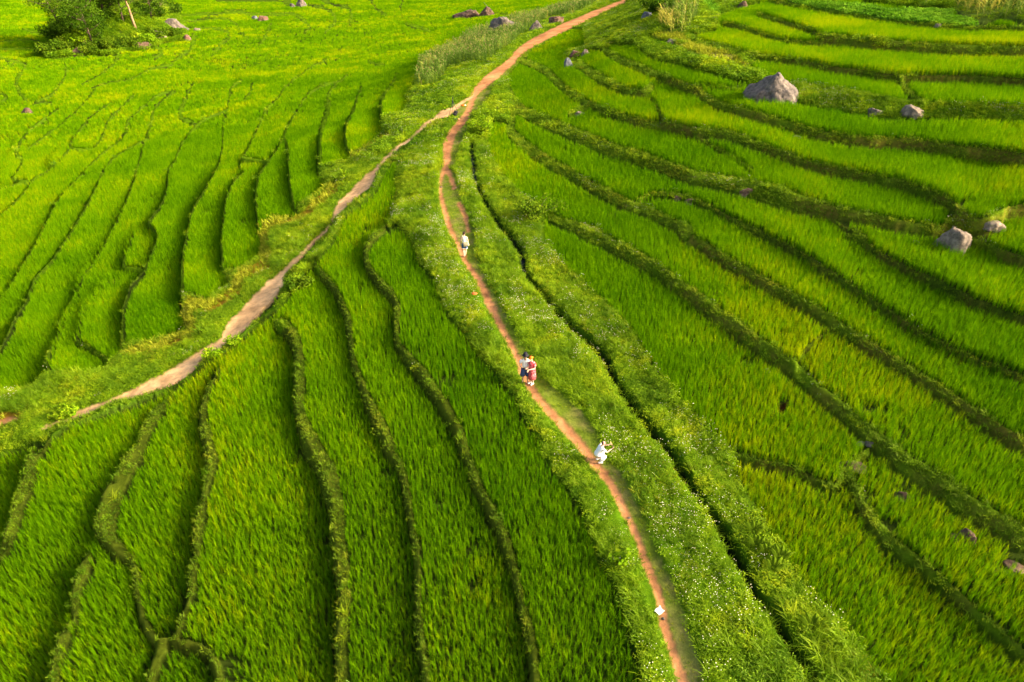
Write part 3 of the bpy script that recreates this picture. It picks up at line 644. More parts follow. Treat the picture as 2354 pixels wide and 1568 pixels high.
# short turf on the bunds, path margins
kinds = []
for k in range(4): kinds.append(tuft_mesh('turf_a%d' % k, 10, 0.20, 0.026, 0.09, (0.3, 1.1), M_GRASS, 0.8, 2))
for k in range(3): kinds.append(tuft_mesh('turf_b%d' % k, 14, 0.26, 0.045, 0.2, (0.3, 1.1), M_GRASS, 0.8, 2))
for k in range(3): kinds.append(tuft_mesh('turf_c%d' % k, 16, 0.36, 0.11, 0.45, (0.3, 1.1), M_GRASS, 0.8, 2))
lib_collection('turf', kinds)
XS, YS, ZS, KI, TI, SZ = [], [], [], [], [], []
for (y0, y1, sp, k0, kn) in [(7, 50, 0.125, 0, 4), (50, 110, 0.25, 4, 3), (110, 260, 0.7, 7, 3)]:
    x, y = lattice(y0, y1, sp, 0.45); t, l, z, e = lookup(x, y)
    pr = np.select([(t == BUND) & (e < -9), t == VERGE, t == BUND, t == BANK, t == SHORT, t == DRY, t == HOLE], [np.where(y > 35, .06, 1.0), .75, 1.0, 0.5, 0.5, 0.9, 0.05], 0) * np.clip(0.95 + 2.2 * vn(x, y, 0.9, 31) + 1.2 * vn(x, y, 3.1, 33), 0.08, 1)
    ok = rng.uniform(0, 1, len(x)) < pr; x, y, z, t, e = x[ok], y[ok], z[ok], t[ok], e[ok]; n = len(x)
    XS.append(x); YS.append(y); ZS.append(z - 0.01); KI.append(k0 + rng.integers(0, kn, n))
    TI.append(np.select([t == BANK, t == SHORT, t == DRY, t == BUND], [0.9, 0.35, 0.9, np.where(e < 0, 0, .1)], 0.18) + 0.7 * vn(x, y, 2.2, 32)); SZ.append(rng.uniform(0.45, 1.3, n) * np.where((t == BUND) & (e < 0), .72, 1) * np.where(t == SHORT, 0.45, np.where(t == DRY, 1.8, np.where(t == BANK, 1.7, 1.0))))
XS, YS, ZS, KI, TI, SZ = [np.concatenate(q) for q in (XS, YS, ZS, KI, TI, SZ)]
plant('grass', 'short grass growing over the earth bunds and the path edges', 'turf', XS, YS, ZS, KI, SZ, TI, 0.12)

PM = np.isin(RAS, (RED, PALE)); PD = PM.copy()
for it in range(2):
    PD[1:] |= PD[:-1].copy(); PD[:-1] |= PD[1:].copy(); PD[:, 1:] |= PD[:, :-1].copy(); PD[:, :-1] |= PD[:, 1:].copy()
# lush weeds with little white flowers on the verges
kinds = []
for k in range(4): kinds.append(leafy_mesh('weed_a%d' % k, 46, 0.30, 0.17, 0.016, 0.075, M_WEED, 0))
for k in range(4): kinds.append(leafy_mesh('weed_f%d' % k, 46, 0.30, 0.17, 0.016, 0.075, M_WEED, 3, M_PETAL))
for k in range(4): kinds.append(tuft_mesh('weed_g%d' % k, 24, 0.42, 0.018, 0.10, (0.3, 1.2), M_WEED, 1.0))
for k in range(3): kinds.append(leafy_mesh('weed_w%d' % k, 44, 0.45, 0.4, 0.05, 0.2, M_WEED, 0))
for k in range(3): kinds.append(leafy_mesh('weed_x%d' % k, 44, 0.45, 0.4, 0.05, 0.2, M_WEED, 4, M_PETAL))
lib_collection('weed', kinds)
XS, YS, ZS, KI, TI, SZ = [], [], [], [], [], []
for (y0, y1, sp, far) in [(7, 62, 0.2, 0), (62, 260, 0.42, 1)]:
    x, y = lattice(y0, y1, sp, 0.45); t, l, z, e = lookup(x, y)
    pr = np.select([t == VERGE, t == SCRUB, t == CORN, t == BANK, t == BUND], [0.97, 0.97, 0.35, 0.22, np.where((e > 3), 0.40, 0.05) * (1 + 2 * vn(x, y, 2.5, 47))], 0)
    a1, b1 = look(x, y, z + 0.45); a2, b2 = look(x, y, z + 0.2); ok = (rng.uniform(0, 1, len(x)) < pr) & ~PD[a1, b1] & ~PD[a2, b2] & ((RAS[a2, b2] != DITCH) | (vn(x, y, 1.4, 61) > .27)); x, y, z, t, e = x[ok], y[ok], z[ok], t[ok], e[ok]; n = len(x)
    fl = (vn(x, y, 3.3, 41) + 0.8 * vn(x, y, 0.9, 42) + rng.uniform(-.25, .25, n) + 0.12 * (t == VERGE) - 0.6 * (t == SCRUB) - .25 * (e < -8)) > 0.36
    gr = (vn(x, y, 2.2, 43) + rng.uniform(-.3, .3, n)) > np.where(e > 3.5, .34, 0.12)
    if far: ki = np.where(fl, 15 + rng.integers(0, 3, n), 12 + rng.integers(0, 3, n))
    else: ki = np.where(fl, 4 + rng.integers(0, 4, n), np.where(gr, 8 + rng.integers(0, 4, n), rng.integers(0, 4, n)))
    XS.append(x); YS.append(y); ZS.append(z - 0.02); KI.append(ki); TI.append(.04 + 0.6 * vn(x, y, 2.5, 44) + 0.35 * vn(x, y, .8, 45) + np.where(t == BANK, .35, 0) + np.where(t == SCRUB, -.1, 0)); SZ.append(rng.uniform(0.65, 1.3, n) * np.where(t == VERGE, 1, np.where(t == SCRUB, 1.9, .8)) * (1 + .5 * vn(x, y, 4, 46)))
XS, YS, ZS, KI, TI, SZ = [np.concatenate(q) for q in (XS, YS, ZS, KI, TI, SZ)]
plant('wild_flowers_and_weeds', 'lush weeds dotted with small white flowers covering the verges of both paths', 'weed', XS, YS, ZS, KI, SZ, TI, 0.15)

# ---------------------------------------------------------------- things: helpers
def link(name, me, mats, parent=None, smooth=True, label=None):
    if smooth and len(me.polygons): me.shade_smooth()
    for m in (mats if isinstance(mats, (list, tuple)) else [mats]): me.materials.append(m)
    o = bpy.data.objects.new(name, me); COL.objects.link(o)
    if parent is not None: o.parent = parent
    if label: o['label'] = label
    return o
def tag(o, label, cat, group=None):
    o['label'] = label; o['category'] = cat
    if group: o['group'] = group
    return o
def thing(name, loc, label, cat, rz=0.0, group=None):
    o = bpy.data.objects.new(name, None); o.empty_display_size = 0.2; COL.objects.link(o); o.location = loc; o.rotation_euler = (0, 0, rz)
    return tag(o, label, cat, group)
def bm_mesh(name, bm):
    me = bpy.data.meshes.new(name); bm.normal_update(); bm.to_mesh(me); bm.free(); return me
def tube(bm, pts, radii, seg=8, cap=True):
    rings = []
    for i, p in enumerate(pts):
        p = Vector(p); d = (Vector(pts[min(i + 1, len(pts) - 1)]) - Vector(pts[max(i - 1, 0)])).normalized()
        u = d.cross(Vector((0, 0, 1)) if abs(d.z) < 0.9 else Vector((1, 0, 0))).normalized(); v = d.cross(u)
        rings.append([bm.verts.new(p + (u * math.cos(a) + v * math.sin(a)) * radii[i]) for a in [6.28318 * k / seg for k in range(seg)]])
    for a, b in zip(rings[:-1], rings[1:]):
        for k in range(seg): bm.faces.new((a[k], a[(k + 1) % seg], b[(k + 1) % seg], b[k]))
    if cap: bm.faces.new(rings[0][::-1]); bm.faces.new(rings[-1])
def loft(bm, rings, seg=20, cap=True):
    """rings: (cx, cy, cz, rx, ry, rot)"""
    rs = []
    for (cx, cy, cz, rx, ry) in rings:
        rs.append([bm.verts.new((cx + rx * math.cos(a), cy + ry * math.sin(a), cz)) for a in [6.28318 * k / seg for k in range(seg)]])
    for a, b in zip(rs[:-1], rs[1:]):
        for k in range(seg): bm.faces.new((a[k], a[(k + 1) % seg], b[(k + 1) % seg], b[k]))
    if cap: bm.faces.new(rs[0][::-1]); bm.faces.new(rs[-1])
def box(bm, c, s, rot=None):
    M = Matrix.Translation(c) @ (rot.to_4x4() if rot else Matrix.Identity(4)) @ Matrix.Diagonal((*s, 1))
    bmesh.ops.create_cube(bm, size=1.0, matrix=M)
def skin(name, J, edges, mat, parent, sub=2, root=0, label=None):
    """grow one continuous surface round a skeleton; J: list of (x, y, z, r) or (x, y, z, rx, ry)"""
    me = bpy.data.meshes.new(name + '_bones'); me.from_pydata([j[:3] for j in J], edges, []); ob = bpy.data.objects.new('bones', me); COL.objects.link(ob)
    md = ob.modifiers.new('skin', 'SKIN'); md.use_smooth_shade = True; md.branch_smoothing = 0.6
    if not me.skin_vertices: bpy.context.view_layer.objects.active = ob
    lay = me.skin_vertices[0].data if me.skin_vertices else None
    if lay is None:
        bm = bmesh.new(); bm.from_mesh(me); bm.verts.layers.skin.verify(); bm.to_mesh(me); bm.free(); lay = me.skin_vertices[0].data
    for k, j in enumerate(J): lay[k].radius = (j[3], j[4] if len(j) > 4 else j[3]); lay[k].use_root = (k == root)
    if sub: s = ob.modifiers.new('sub', 'SUBSURF'); s.levels = sub; s.render_levels = sub
    dg = bpy.context.evaluated_depsgraph_get(); dg.update(); out = bpy.data.meshes.new_from_object(ob.evaluated_get(dg)); out.name = name
    bpy.data.objects.remove(ob); out.materials.clear()
    return link(name, out, mat, parent, label=label)

# ---------------------------------------------------------------- rocks
def rock_mat(name, a, b, c):
    m, n = new_mat(name); p = N(n, 'ShaderNodeBsdfPrincipled'); p.inputs['Roughness'].default_value = 0.9; p.inputs['Specular IOR Level'].default_value = 0.2
    r = ramp(n, [(0.3, a), (0.5, b), (0.68, c)]); n.links.new(noise_n(n, 1.1, 8, rough=0.65), r.inputs[0])
    r2 = ramp(n, [(0.35, (0.45, 0.45, 0.45)), (0.6, (1.05, 1.05, 1.05))]); n.links.new(noise_n(n, 4.5, 9, rough=0.75), r2.inputs[0])
    n.links.new(mixc(n, r.outputs[0], r2.outputs[0], 1.0, 'MULTIPLY'), p.inputs['Base Color'])
    bp = N(n, 'ShaderNodeBump'); bp.inputs['Strength'].default_value = 0.8; bp.inputs['Distance'].default_value = 0.1
    n.links.new(noise_n(n, 3.0, 9, rough=0.7), bp.inputs['Height']); n.links.new(bp.outputs[0], p.inputs['Normal'])
    o = N(n, 'ShaderNodeOutputMaterial'); n.links.new(p.outputs[0], o.inputs[0]); return m
RK = {'grey': rock_mat('grey_stone', (0.10, 0.085, 0.075), (0.17, 0.14, 0.12), (0.25, 0.20, 0.155)),
      'tan': rock_mat('tan_stone', (0.17, 0.135, 0.10), (0.26, 0.205, 0.15), (0.35, 0.28, 0.21)),
      'brown': rock_mat('brown_stone', (0.07, 0.042, 0.028), (0.13, 0.08, 0.052), (0.20, 0.13, 0.09)),
      'blue': rock_mat('bluish_stone', (0.09, 0.10, 0.12), (0.16, 0.17, 0.19), (0.27, 0.27, 0.28)),
      'red': rock_mat('reddish_stone', (0.12, 0.055, 0.035), (0.20, 0.11, 0.075), (0.28, 0.18, 0.13))}
def rock_mesh(w, d, h, seed, peak=0.0, lean=0.0, rough=0.14, shoulder=0.0, tent=False):
    rs = random.Random(seed); bm = bmesh.new(); bmesh.ops.create_icosphere(bm, subdivisions=5 if w > 2 else 4, radius=1.0)
    planes = []
    for k in range(11):
        v = Vector((rs.gauss(0, 1), rs.gauss(0, 1), rs.gauss(0.25, .8))).normalized(); planes.append((v, rs.uniform(0.62, 0.9)))
    if tent: planes = [(Vector(q).normalized(), dd) for q, dd in (((-.62, -.25, .62), .46), ((.72, -.15, .58), .46), ((.15, -.75, .6), .55), ((0, .7, .6), .5), ((-.35, -.8, .3), .62), ((.9, -.4, .1), .72), ((-.9, 0, .15), .85))]
    planes.append((Vector((.12, -.1, 1)).normalized(), .80 if not tent else .70))
    off = Vector((seed * 3.1, seed * 1.7, seed * .9))
    for v in bm.verts:
        p = v.co.copy()
        for q, dist in planes:
            e = p.dot(q) - dist
            if e > 0: p -= q * e * 0.92
        p *= 1.0 + rough * noise.fractal(p * 1.6 + off, 0.9, 2.1, 4) + 0.35 * rough * noise.fractal(p * 6 + off, 0.9, 2.1, 3)
        zt = max(0, (p.z + 0.35) / 1.25)
        s = 1 - peak * min(1, zt ** 1.1)
        p.x = p.x * s + lean * zt; p.y *= s
        if shoulder: p.z += shoulder * math.exp(-((p.x - 0.45) / 0.25) ** 2) * (p.z > 0) * -0.6
        v.co = Vector((p.x * w / 2 / 0.82, p.y * d / 2 / 0.82, (p.z + 0.35) * h / 1.12))
    return bm_mesh('rock', bm)
def rock(x0, x1, y0, y1, kind, label, seed, peak=0.0, cat='rock', name='rock', group=None, lean=0.0, dratio=0.7, shoulder=0.0, rough=.2, tent=False):
    p = at((x0 + x1) / 2, y1); dep = p.y * CP - (p.z - CAM_H) * SP; k = dep / FO
    th = math.atan2(CAM_H - p.z, math.hypot(p.x, p.y)); wd = (x1 - x0) * k; d = wd * dratio
    h = 1.0 * max(0.24 * wd, ((y1 - y0) * k - 0.45 * d * math.sin(th)) / math.cos(th))
    if tent: h *= 1.3
    q = p + Vector((p.x, p.y, 0)).normalized() * d * 0.45; q.z = min(p.z, float(ground_z(q.x, q.y)) + 0.1)
    me = rock_mesh(wd, d, h, seed, peak, lean, rough, shoulder, tent)
    o = link(name, me, RK[kind]); o.location = (q.x, q.y, q.z - 0.16 * h); o.rotation_euler = (0, 0, math.atan2(-q.x, q.y))
    return tag(o, label, cat, group)
rock(1711, 1843, 171, 242, 'grey', 'huge pointed grey brown boulder standing in the rice of the upper hillside terraces', 3, peak=0.1, lean=-0.05, tent=True, name='boulder', cat='boulder', dratio=0.7, rough=.2)
ROCKS = [
 (2144, 2222, 521, 583, 'tan', 'big pale tan boulder with cracked faces at the right, in the rice', 11, .25, 'boulder'),
 (2236, 2300, 512, 537, 'tan', 'low sloping tan slab just behind the pale cracked boulder', 5, .2, 'rock'),
 (1049, 1106, 23, 44, 'brown', 'wide dark brown boulder at the top, left of the rock carrying a pole', 6, .1, 'boulder'),
 (1104, 1135, 16, 38, 'brown', 'rounded brown boulder at the top with a thin pole leaning on it', 7, .25, 'boulder'),
 (1126, 1190, 38, 76, 'grey', 'large rounded grey boulder behind the maize', 8, .2, 'boulder'),
 (1217, 1246, 48, 71, 'grey', 'small pointed grey rock in the maize near the path', 9, .4, 'rock'),
 (1263, 1299, 38, 55, 'red', 'flat topped reddish boulder left of the ridge path near the top', 10, .05, 'boulder'),
 (1294, 1315, 134, 161, 'blue', 'upright bluish grey stone at a paddy corner right of the ridge path', 12, .15, 'rock'),
 (1308, 1334, 117, 132, 'red', 'low pale reddish rock just above the upright bluish stone', 13, .1, 'rock'),
 (1337, 1354, 114, 131, 'tan', 'small pinkish tan rock at the end of the stony corner above the bluish stone', 14, .1, 'rock'),
 (1322, 1344, 257, 268, 'tan', 'flat tan stone on a bund at the tip of a rice terrace', 15, .1, 'rock'),
 (1474, 1500, 28, 47, 'blue', 'bluish grey rock below the dark round bush at the top', 16, .3, 'rock'),
 (1531, 1558, 91, 101, 'tan', 'whitish flat rock in the dry yellow grass strip', 17, .1, 'rock'),
 (1992, 2022, 249, 266, 'grey', 'grey rock under the weedy bank, left of the reddish tan one', 18, .1, 'rock'),
 (2070, 2117, 245, 271, 'tan', 'reddish tan rock jutting from the weedy bank right of the pointed boulder', 19, .1, 'rock'),
 (1823, 1844, 311, 322, 'tan', 'small tan stone showing above the rice below the pointed boulder', 20, .1, 'rock'),
 (1699, 1728, 428, 449, 'red', 'dark reddish rock in a grassy bund in the middle of the right hillside', 21, .15, 'rock'),
 (1549, 1567, 449, 462, 'brown', 'little brown rock on the bund, left one of a touching pair', 22, .1, 'rock'),
 (1573, 1599, 452, 469, 'brown', 'square brown rock on the bund, right one of a touching pair', 23, .05, 'rock'),
 (2092, 2110, 553, 564, 'tan', 'tiny tan stone in the rice left of the pale cracked boulder', 24, .1, 'rock'),
 (1753, 1768, 844, 857, 'blue', 'small purple grey stone in the wide bund left of the brown hole', 25, .1, 'rock'),
 (1968, 1985, 1013, 1026, 'grey', 'grey stone in the bund above the dark slab, left of a pair', 26, .1, 'rock'),
 (1988, 2006, 1014, 1025, 'grey', 'grey stone in the bund above the dark slab, right of a pair', 27, .1, 'rock'),
 (1930, 1984, 1063, 1085, 'brown', 'long dark slab lying in the gap between two paddies at the right', 28, .1, 'rock'),
 (2049, 2083, 1127, 1151, 'brown', 'brown rock beside a dark hole in the rice at the lower right', 29, .15, 'rock'),
 (2172, 2206, 1224, 1246, 'brown', 'jagged brown stone in the weeds at the lower right, left half of a cleft pair', 30, .2, 'rock'),
 (2198, 2232, 1212, 1252, 'brown', 'taller jagged brown stone at the lower right, right half of a cleft pair', 31, .2, 'rock'),
 (2292, 2352, 1292, 1310, 'brown', 'flat brown slab under rice by a black gap at the right edge', 32, .0, 'rock'),
 (55, 79, 247, 265, 'brown', 'dark brown rock in the rice near the left edge', 33, .4, 'rock'),
 (682, 703, -2, 17, 'grey', 'rounded grey boulder at the top edge among curved terraces', 34, .2, 'boulder'),
 (665, 681, 9, 18, 'grey', 'small grey rock just left of the rounded boulder at the top edge', 35, .2, 'rock'),
 (594, 618, 37, 50, 'red', 'pinkish flat rock on a grassy spot in the far curved terraces', 36, .1, 'rock'),
 (580, 593, 37, 46, 'blue', 'bluish flat stone touching the pinkish rock in the far terraces', 37, .1, 'rock'),
 (378, 426, 44, 72, 'grey', 'big pale craggy rock at the right end of the wooded outcrop', 38, .25, 'boulder'),
 (344, 380, 55, 80, 'tan', 'pale cracked rock left of the craggy one on the outcrop', 39, .2, 'rock'),
 (192, 216, 76, 103, 'brown', 'dark brown upright rock in the middle of the outcrop scrub', 40, .1, 'rock'),
 (310, 346, 98, 114, 'brown', 'brown ledge at the lower edge of the outcrop under the bare trunk', 41, .0, 'rock'),
 (168, 196, 108, 129, 'brown', 'pointed brown rock at the bottom edge of the outcrop', 42, .5, 'rock'),
 (423, 440, 81, 95, 'red', 'reddish rock right beside the tip of the outcrop', 43, .1, 'rock'),
 (446, 461, 65, 72, 'tan', 'small pale rock on the bund just right of the outcrop', 44, .1, 'rock'),
 (352, 394, 8, 34, 'red', 'dark red weathered rock face high on the outcrop', 45, .3, 'rock'),
 (1695, 1721, 4, 23, 'brown', 'brown rock under weeds at the top beside the bean patch', 46, .2, 'rock'),
 (2144, 2160, 62, 70, 'tan', 'small tan stone on the bund under the bean patch', 47, .1, 'rock')]
for (x0, x1, y0, y1, k, lb, sd_, pk, ct) in ROCKS: rock(x0, x1, y0, y1, k, lb, sd_, pk, ct, 'boulder' if ct == 'boulder' else 'rock')
for (x, y, s, lb) in ((1445.5, 1190.5, 7, 'pale flat stone set in the footpath between the crouching person and litter'), (1524, 1423, 8, 'small pale stone in the footpath just below the white litter'),
                      (1512, 1448, 5, 'tiny yellowish pebble in the footpath at the bottom'), (1014, 430, 5, 'whitish pebble on the left rut of the footpath')):
    rock(x - s / 2, x + s / 2, y - s / 3, y + s / 3, 'tan', lb, int(x), 0, 'stone', 'stone')
# pole leaning on the brown boulder
bm = bmesh.new(); p0 = at(1113, 24) + Vector((0, -1.0, 1.6)); a = at(1135, 36); b = at(1112, 22)
tube(bm, [a + Vector((0, -.6, 0.25)), a.lerp(b, .5) + Vector((0, -.9, 1.3)), b + Vector((0, -.9, 2.2))], [.05, .045, .04], 8)
tag(link('pole', bm_mesh('pole', bm), pmat('dry_wood', (0.4, 0.3, 0.2), 0.9, (0.28, 0.2, 0.13), 6)), 'thin pale wooden pole leaning on a brown boulder at the top', 'pole')

# ---------------------------------------------------------------- trees and shrubs
M_BARK = pmat('pale_bark', (0.36, 0.24, 0.12), 0.9, (0.22, 0.14, 0.08), 3, 0.5, 12)
M_BARKD = pmat('dark_bark', (0.12, 0.08, 0.05), 0.9, (0.07, 0.05, 0.03), 3, 0.5, 12)
def foliage_mat(name, a, b, c, trans=.35):
    m, n = new_mat(name)
    g = N(n, 'ShaderNodeVertexColor', layer_name='leaf'); sp = N(n, 'ShaderNodeSeparateColor'); n.links.new(g.outputs[0], sp.inputs[0])
    f = math_n(n, 'ADD', math_n(n, 'MULTIPLY', sp.outputs[0], .75), math_n(n, 'MULTIPLY', noise_n(n, .6, 2), .5))
    r = ramp(n, [(0.2, a), (0.6, b), (1.0, c)]); n.links.new(f, r.inputs[0])
    d = N(n, 'ShaderNodeBsdfDiffuse'); t = N(n, 'ShaderNodeBsdfTranslucent'); n.links.new(r.outputs[0], d.inputs[0]); n.links.new(r.outputs[0], t.inputs[0])
    mx = N(n, 'ShaderNodeMixShader'); mx.inputs[0].default_value = trans; n.links.new(d.outputs[0], mx.inputs[1]); n.links.new(t.outputs[0], mx.inputs[2])
    o = N(n, 'ShaderNodeOutputMaterial'); n.links.new(mx.outputs[0], o.inputs[0]); return m
M_F1 = foliage_mat('evergreen_leaves', (0.018, 0.05, 0.004), (0.05, 0.115, 0.005), (0.12, 0.22, 0.01))
M_F2 = foliage_mat('feathery_leaves', (0.03, 0.075, 0.005), (0.075, 0.15, 0.006), (0.18, 0.26, 0.01))
M_F3 = foliage_mat('lime_leaves', (0.09, 0.19, 0.005), (0.18, 0.32, 0.007), (0.36, 0.44, 0.015))
def leaves(name, centres, n, spread, size, mat, parent, seed, flat=0.5, aspect=1.8, label=None):
    r = np.random.default_rng(seed); C = np.array([c[:3] for c in centres]); Rr = np.array([c[3] for c in centres])
    k = r.choice(len(C), n, p=Rr ** 2 / (Rr ** 2).sum()); dv = r.normal(0, 1, (n, 3)); dv /= np.linalg.norm(dv, axis=1)[:, None]
    rad = Rr[k] * r.uniform(0.35, 1.08, n) ** 0.6; dv[:, 2] *= 0.72
    P = C[k] + dv * rad[:, None] + r.normal(0, .08, (n, 3)) * Rr[k][:, None]
    nm = dv * 0.5 + r.normal(0, .6, (n, 3)) + np.array([0, 0, flat]); nm /= np.linalg.norm(nm, axis=1)[:, None]
    t = np.cross(nm, r.normal(0, 1, (n, 3))); t /= np.linalg.norm(t, axis=1)[:, None]; s = np.cross(nm, t)
    sz = size * r.uniform(.55, 1.3, n)[:, None]
    Vv = np.stack([P - t * sz * aspect * .5, P + s * sz * .5, P + t * sz * aspect * .5 - nm * sz * .2, P - s * sz * .5], 1).reshape(-1, 3)
    Ff = np.arange(n * 4).reshape(n, 4); kk = r.uniform(0, 1, len(C))[k] * .6 + r.uniform(0, .4, n)
    me = np_mesh(name, Vv, Ff, {'leaf': np.repeat(np.stack([kk] * 3, 1), 4, 0)}, smooth=False)
    return link(name, me, mat, parent, smooth=False, label=label)
def tree(loc, H, spread, label, mat, seed, bark=M_BARKD, bare=0.35, n=5200, leaf=0.26, lean=(0, 0), group=None):
    rs = random.Random(seed); o = thing('tree', loc, label, 'tree', group=group)
    bm = bmesh.new(); top = Vector((lean[0], lean[1], H * .82)); r0 = H * .022
    pts = [Vector((0, 0, -.3)) + (top * t) + Vector((rs.uniform(-.15, .15), rs.uniform(-.15, .15), 0)) * (t > 0) for t in (0, .25, .5, .75, 1)]
    tube(bm, pts, [r0 * 1.3, r0, r0 * .8, r0 * .55, r0 * .25], 9)
    cs = [(top.x, top.y, H * .88, spread * .34)]
    for k in range(13):
        t = bare + (0.95 - bare) * (k / 12); b = top * t; az = k * 2.4 + rs.uniform(-.5, .5); L = spread * rs.uniform(.55, 1.05) * (1.1 - .55 * abs(t - .62))
        e = b + Vector((math.cos(az) * L, math.sin(az) * L, L * rs.uniform(.2, .7)))
        m_ = b.lerp(e, .5) + Vector((0, 0, -L * .06)); tube(bm, [b, m_, e], [r0 * .45, r0 * .3, r0 * .1], 6)
        cs.append((*e, spread * rs.uniform(.24, .42))); cs.append((*(m_ + Vector((rs.uniform(-.3, .3), rs.uniform(-.3, .3), .3))), spread * rs.uniform(.16, .28)))
        e2 = m_ + Vector((math.cos(az + 1.1) * L * .5, math.sin(az + 1.1) * L * .5, L * .25)); tube(bm, [m_, e2], [r0 * .22, r0 * .07], 5); cs.append((*e2, spread * rs.uniform(.18, .3)))
    link('trunk', bm_mesh('trunk', bm), bark, o); leaves('crown', cs, n, spread, leaf, mat, o, seed, .5)
    return o
def shrub(loc, H, wd, label, mat, seed, n=900, leaf=0.14, name='shrub', cat='shrub', group=None, aspect=1.8):
    rs = random.Random(seed); o = thing(name, loc, label, cat, group=group); bm = bmesh.new(); cs = []
    for k in range(8):
        az = k * 2.4; L = wd * .5 * rs.uniform(.3, 1); e = Vector((math.cos(az) * L, math.sin(az) * L, H * rs.uniform(.45, .95) * (1 - .3 * L / wd)))
        tube(bm, [Vector((0, 0, -.1)), e * .55, e], [H * .02, H * .014, H * .006], 5); cs.append((*e, wd * rs.uniform(.16, .28))); cs.append((*(e * .55), wd * .2))
    link('stem', bm_mesh('stem', bm), M_BARKD, o); leaves('crown', cs, n, wd, leaf, mat, o, seed, .6, aspect); return o
TREES = [ # survey x, y of the foot, height m, spread, label, material, lean
 (318, 82, 10.5, 3.2, 'tall slender tree with a bare pale trunk on the outcrop, in front of the others', M_F2, (-.9, 0), M_BARK, .62),
 (150, 62, 9.0, 4.6, 'wide feathery tree leaning out over the left end of the outcrop', M_F2, (-3.0, 0), M_BARKD, .35),
 (205, 66, 10.0, 4.0, 'dense dark tree on the outcrop just right of the feathery leaning one', M_F1, (-.5, 0), M_BARKD, .25),
 (252, 70, 10.5, 4.2, 'darkest tree in the middle of the outcrop, left of the bare pale trunk', M_F1, (.4, 0), M_BARKD, .2),
 (285, 45, 8.5, 3.6, 'bushy mid green tree at the back behind the bare pale trunk', M_F2, (0, 0), M_BARKD, .2),
 (350, 40, 6.5, 3.2, 'short broad tree above the pale craggy rocks', M_F1, (.5, 0), M_BARKD, .2),
 (225, 30, 8.0, 4.0, 'tree crown showing at the very top between the dark trees', M_F2, (0, 0), M_BARKD, .2)]
for k, (x, y, H, sp, lb, mt, ln, bk, br) in enumerate(TREES):
    q_ = at(x, y + (6 if k == 0 else 10)); kk = (q_.y * CP - (q_.z - CAM_H) * SP) / 140; tree(q_, H * kk, sp * kk, lb, mt, 50 + k, bk, br, 4200 if k else 2200, .24, ln, 'trees on the outcrop')
SHR = [(110, 128, 2.2, 3.6, M_F2, 'pale feathery shrub at the left tip of the outcrop'), (140, 122, 2.4, 3.4, M_F2, 'green shrub second from the left tip of the outcrop'), (165, 100, 3.2, 3.6, M_F1, 'dark leafy shrub above the pointed brown rock'),
       (178, 80, 3.2, 3.6, M_F3, 'yellow green flowering shrub left of the upright brown rock'), (232, 105, 2.4, 4.0, M_F2, 'loose grassy shrub right of the upright brown rock'), (262, 118, 2.0, 3.8, M_F2, 'low shrub on the lower edge of the outcrop in the middle'),
       (290, 100, 2.4, 3.6, M_F2, 'shrub left of the foot of the bare pale trunk'), (335, 88, 2.4, 3.4, M_F3, 'bright shrub right of the foot of the bare pale trunk'), (362, 92, 1.8, 3.6, M_F2, 'low green shrub below the pale cracked rock'),
       (395, 88, 1.6, 3.2, M_F2, 'small shrub below the pale craggy rock'), (372, 44, 3.0, 3.4, M_F3, 'lime green shrub above the pale craggy rock'), (405, 36, 2.2, 3.0, M_F1, 'dark shrub crowning the right end of the outcrop'),
       (205, 125, 1.5, 3.4, M_F2, 'low shrub right of the pointed brown rock'), (128, 92, 3.2, 4.0, M_F1, 'shaded shrub under the feathery leaning tree'), (245, 84, 3.0, 4.0, M_F1, 'dark undergrowth shrub below the darkest tree')]
for k, (x, y, H, wd, mt, lb) in enumerate(SHR):
    q_ = at(x, y); kk = (q_.y * CP - (q_.z - CAM_H) * SP) / 140; shrub(q_, H * 1.1 * kk, wd * 1.25 * kk, lb, mt, 80 + k, 2000, .27, group='shrubs on the outcrop')
shrub(at(1507, 33), 2.6, 4.2, 'dark round bush near the top beside a bluish rock', M_F1, 101, 1500, .2, 'bush', 'bush')
shrub(att('B', 985, 905), 1.7, 2.2, 'bright yellow green bush at the head of the ditch', M_F3, 102, 1500, .1, 'bush', 'bush')
shrub(att('B', 1325, 1450), 1.1, 3.0, 'loose green bush on the verge right of the ditch', M_F2, 103, 1200, .11, 'bush', 'bush')
shrub(att('D', 2000, 440), 0.9, 1.5, 'bright leafy bush by the pale track where a rice strip begins', M_F2, 104, 1400, .1, 'bush', 'bush')
shrub(att('D', 1420, 890), 0.45, .9, 'small yellow green plant on the right edge of the pale track', M_F3, 105, 700, .08, 'bush', 'bush')
shrub(att('D', 1575, 810), 0.55, 0.8, 'tiny pale green plant on the right edge of the pale track', M_F3, 106, 400, .08, 'bush', 'bush')
shrub(att('D', 450, 1290), 0.5, 1.3, 'yellowish tuft beside the lower end of the pale track', M_F3, 107, 800, .09, 'bush', 'bush')
shrub(att('H', 1905, 765), 0.5, 0.7, 'bright lime broad leaved plant on the verge left of the footpath', M_F3, 108, 160, .12, 'plant', 'plant', aspect=1.4)
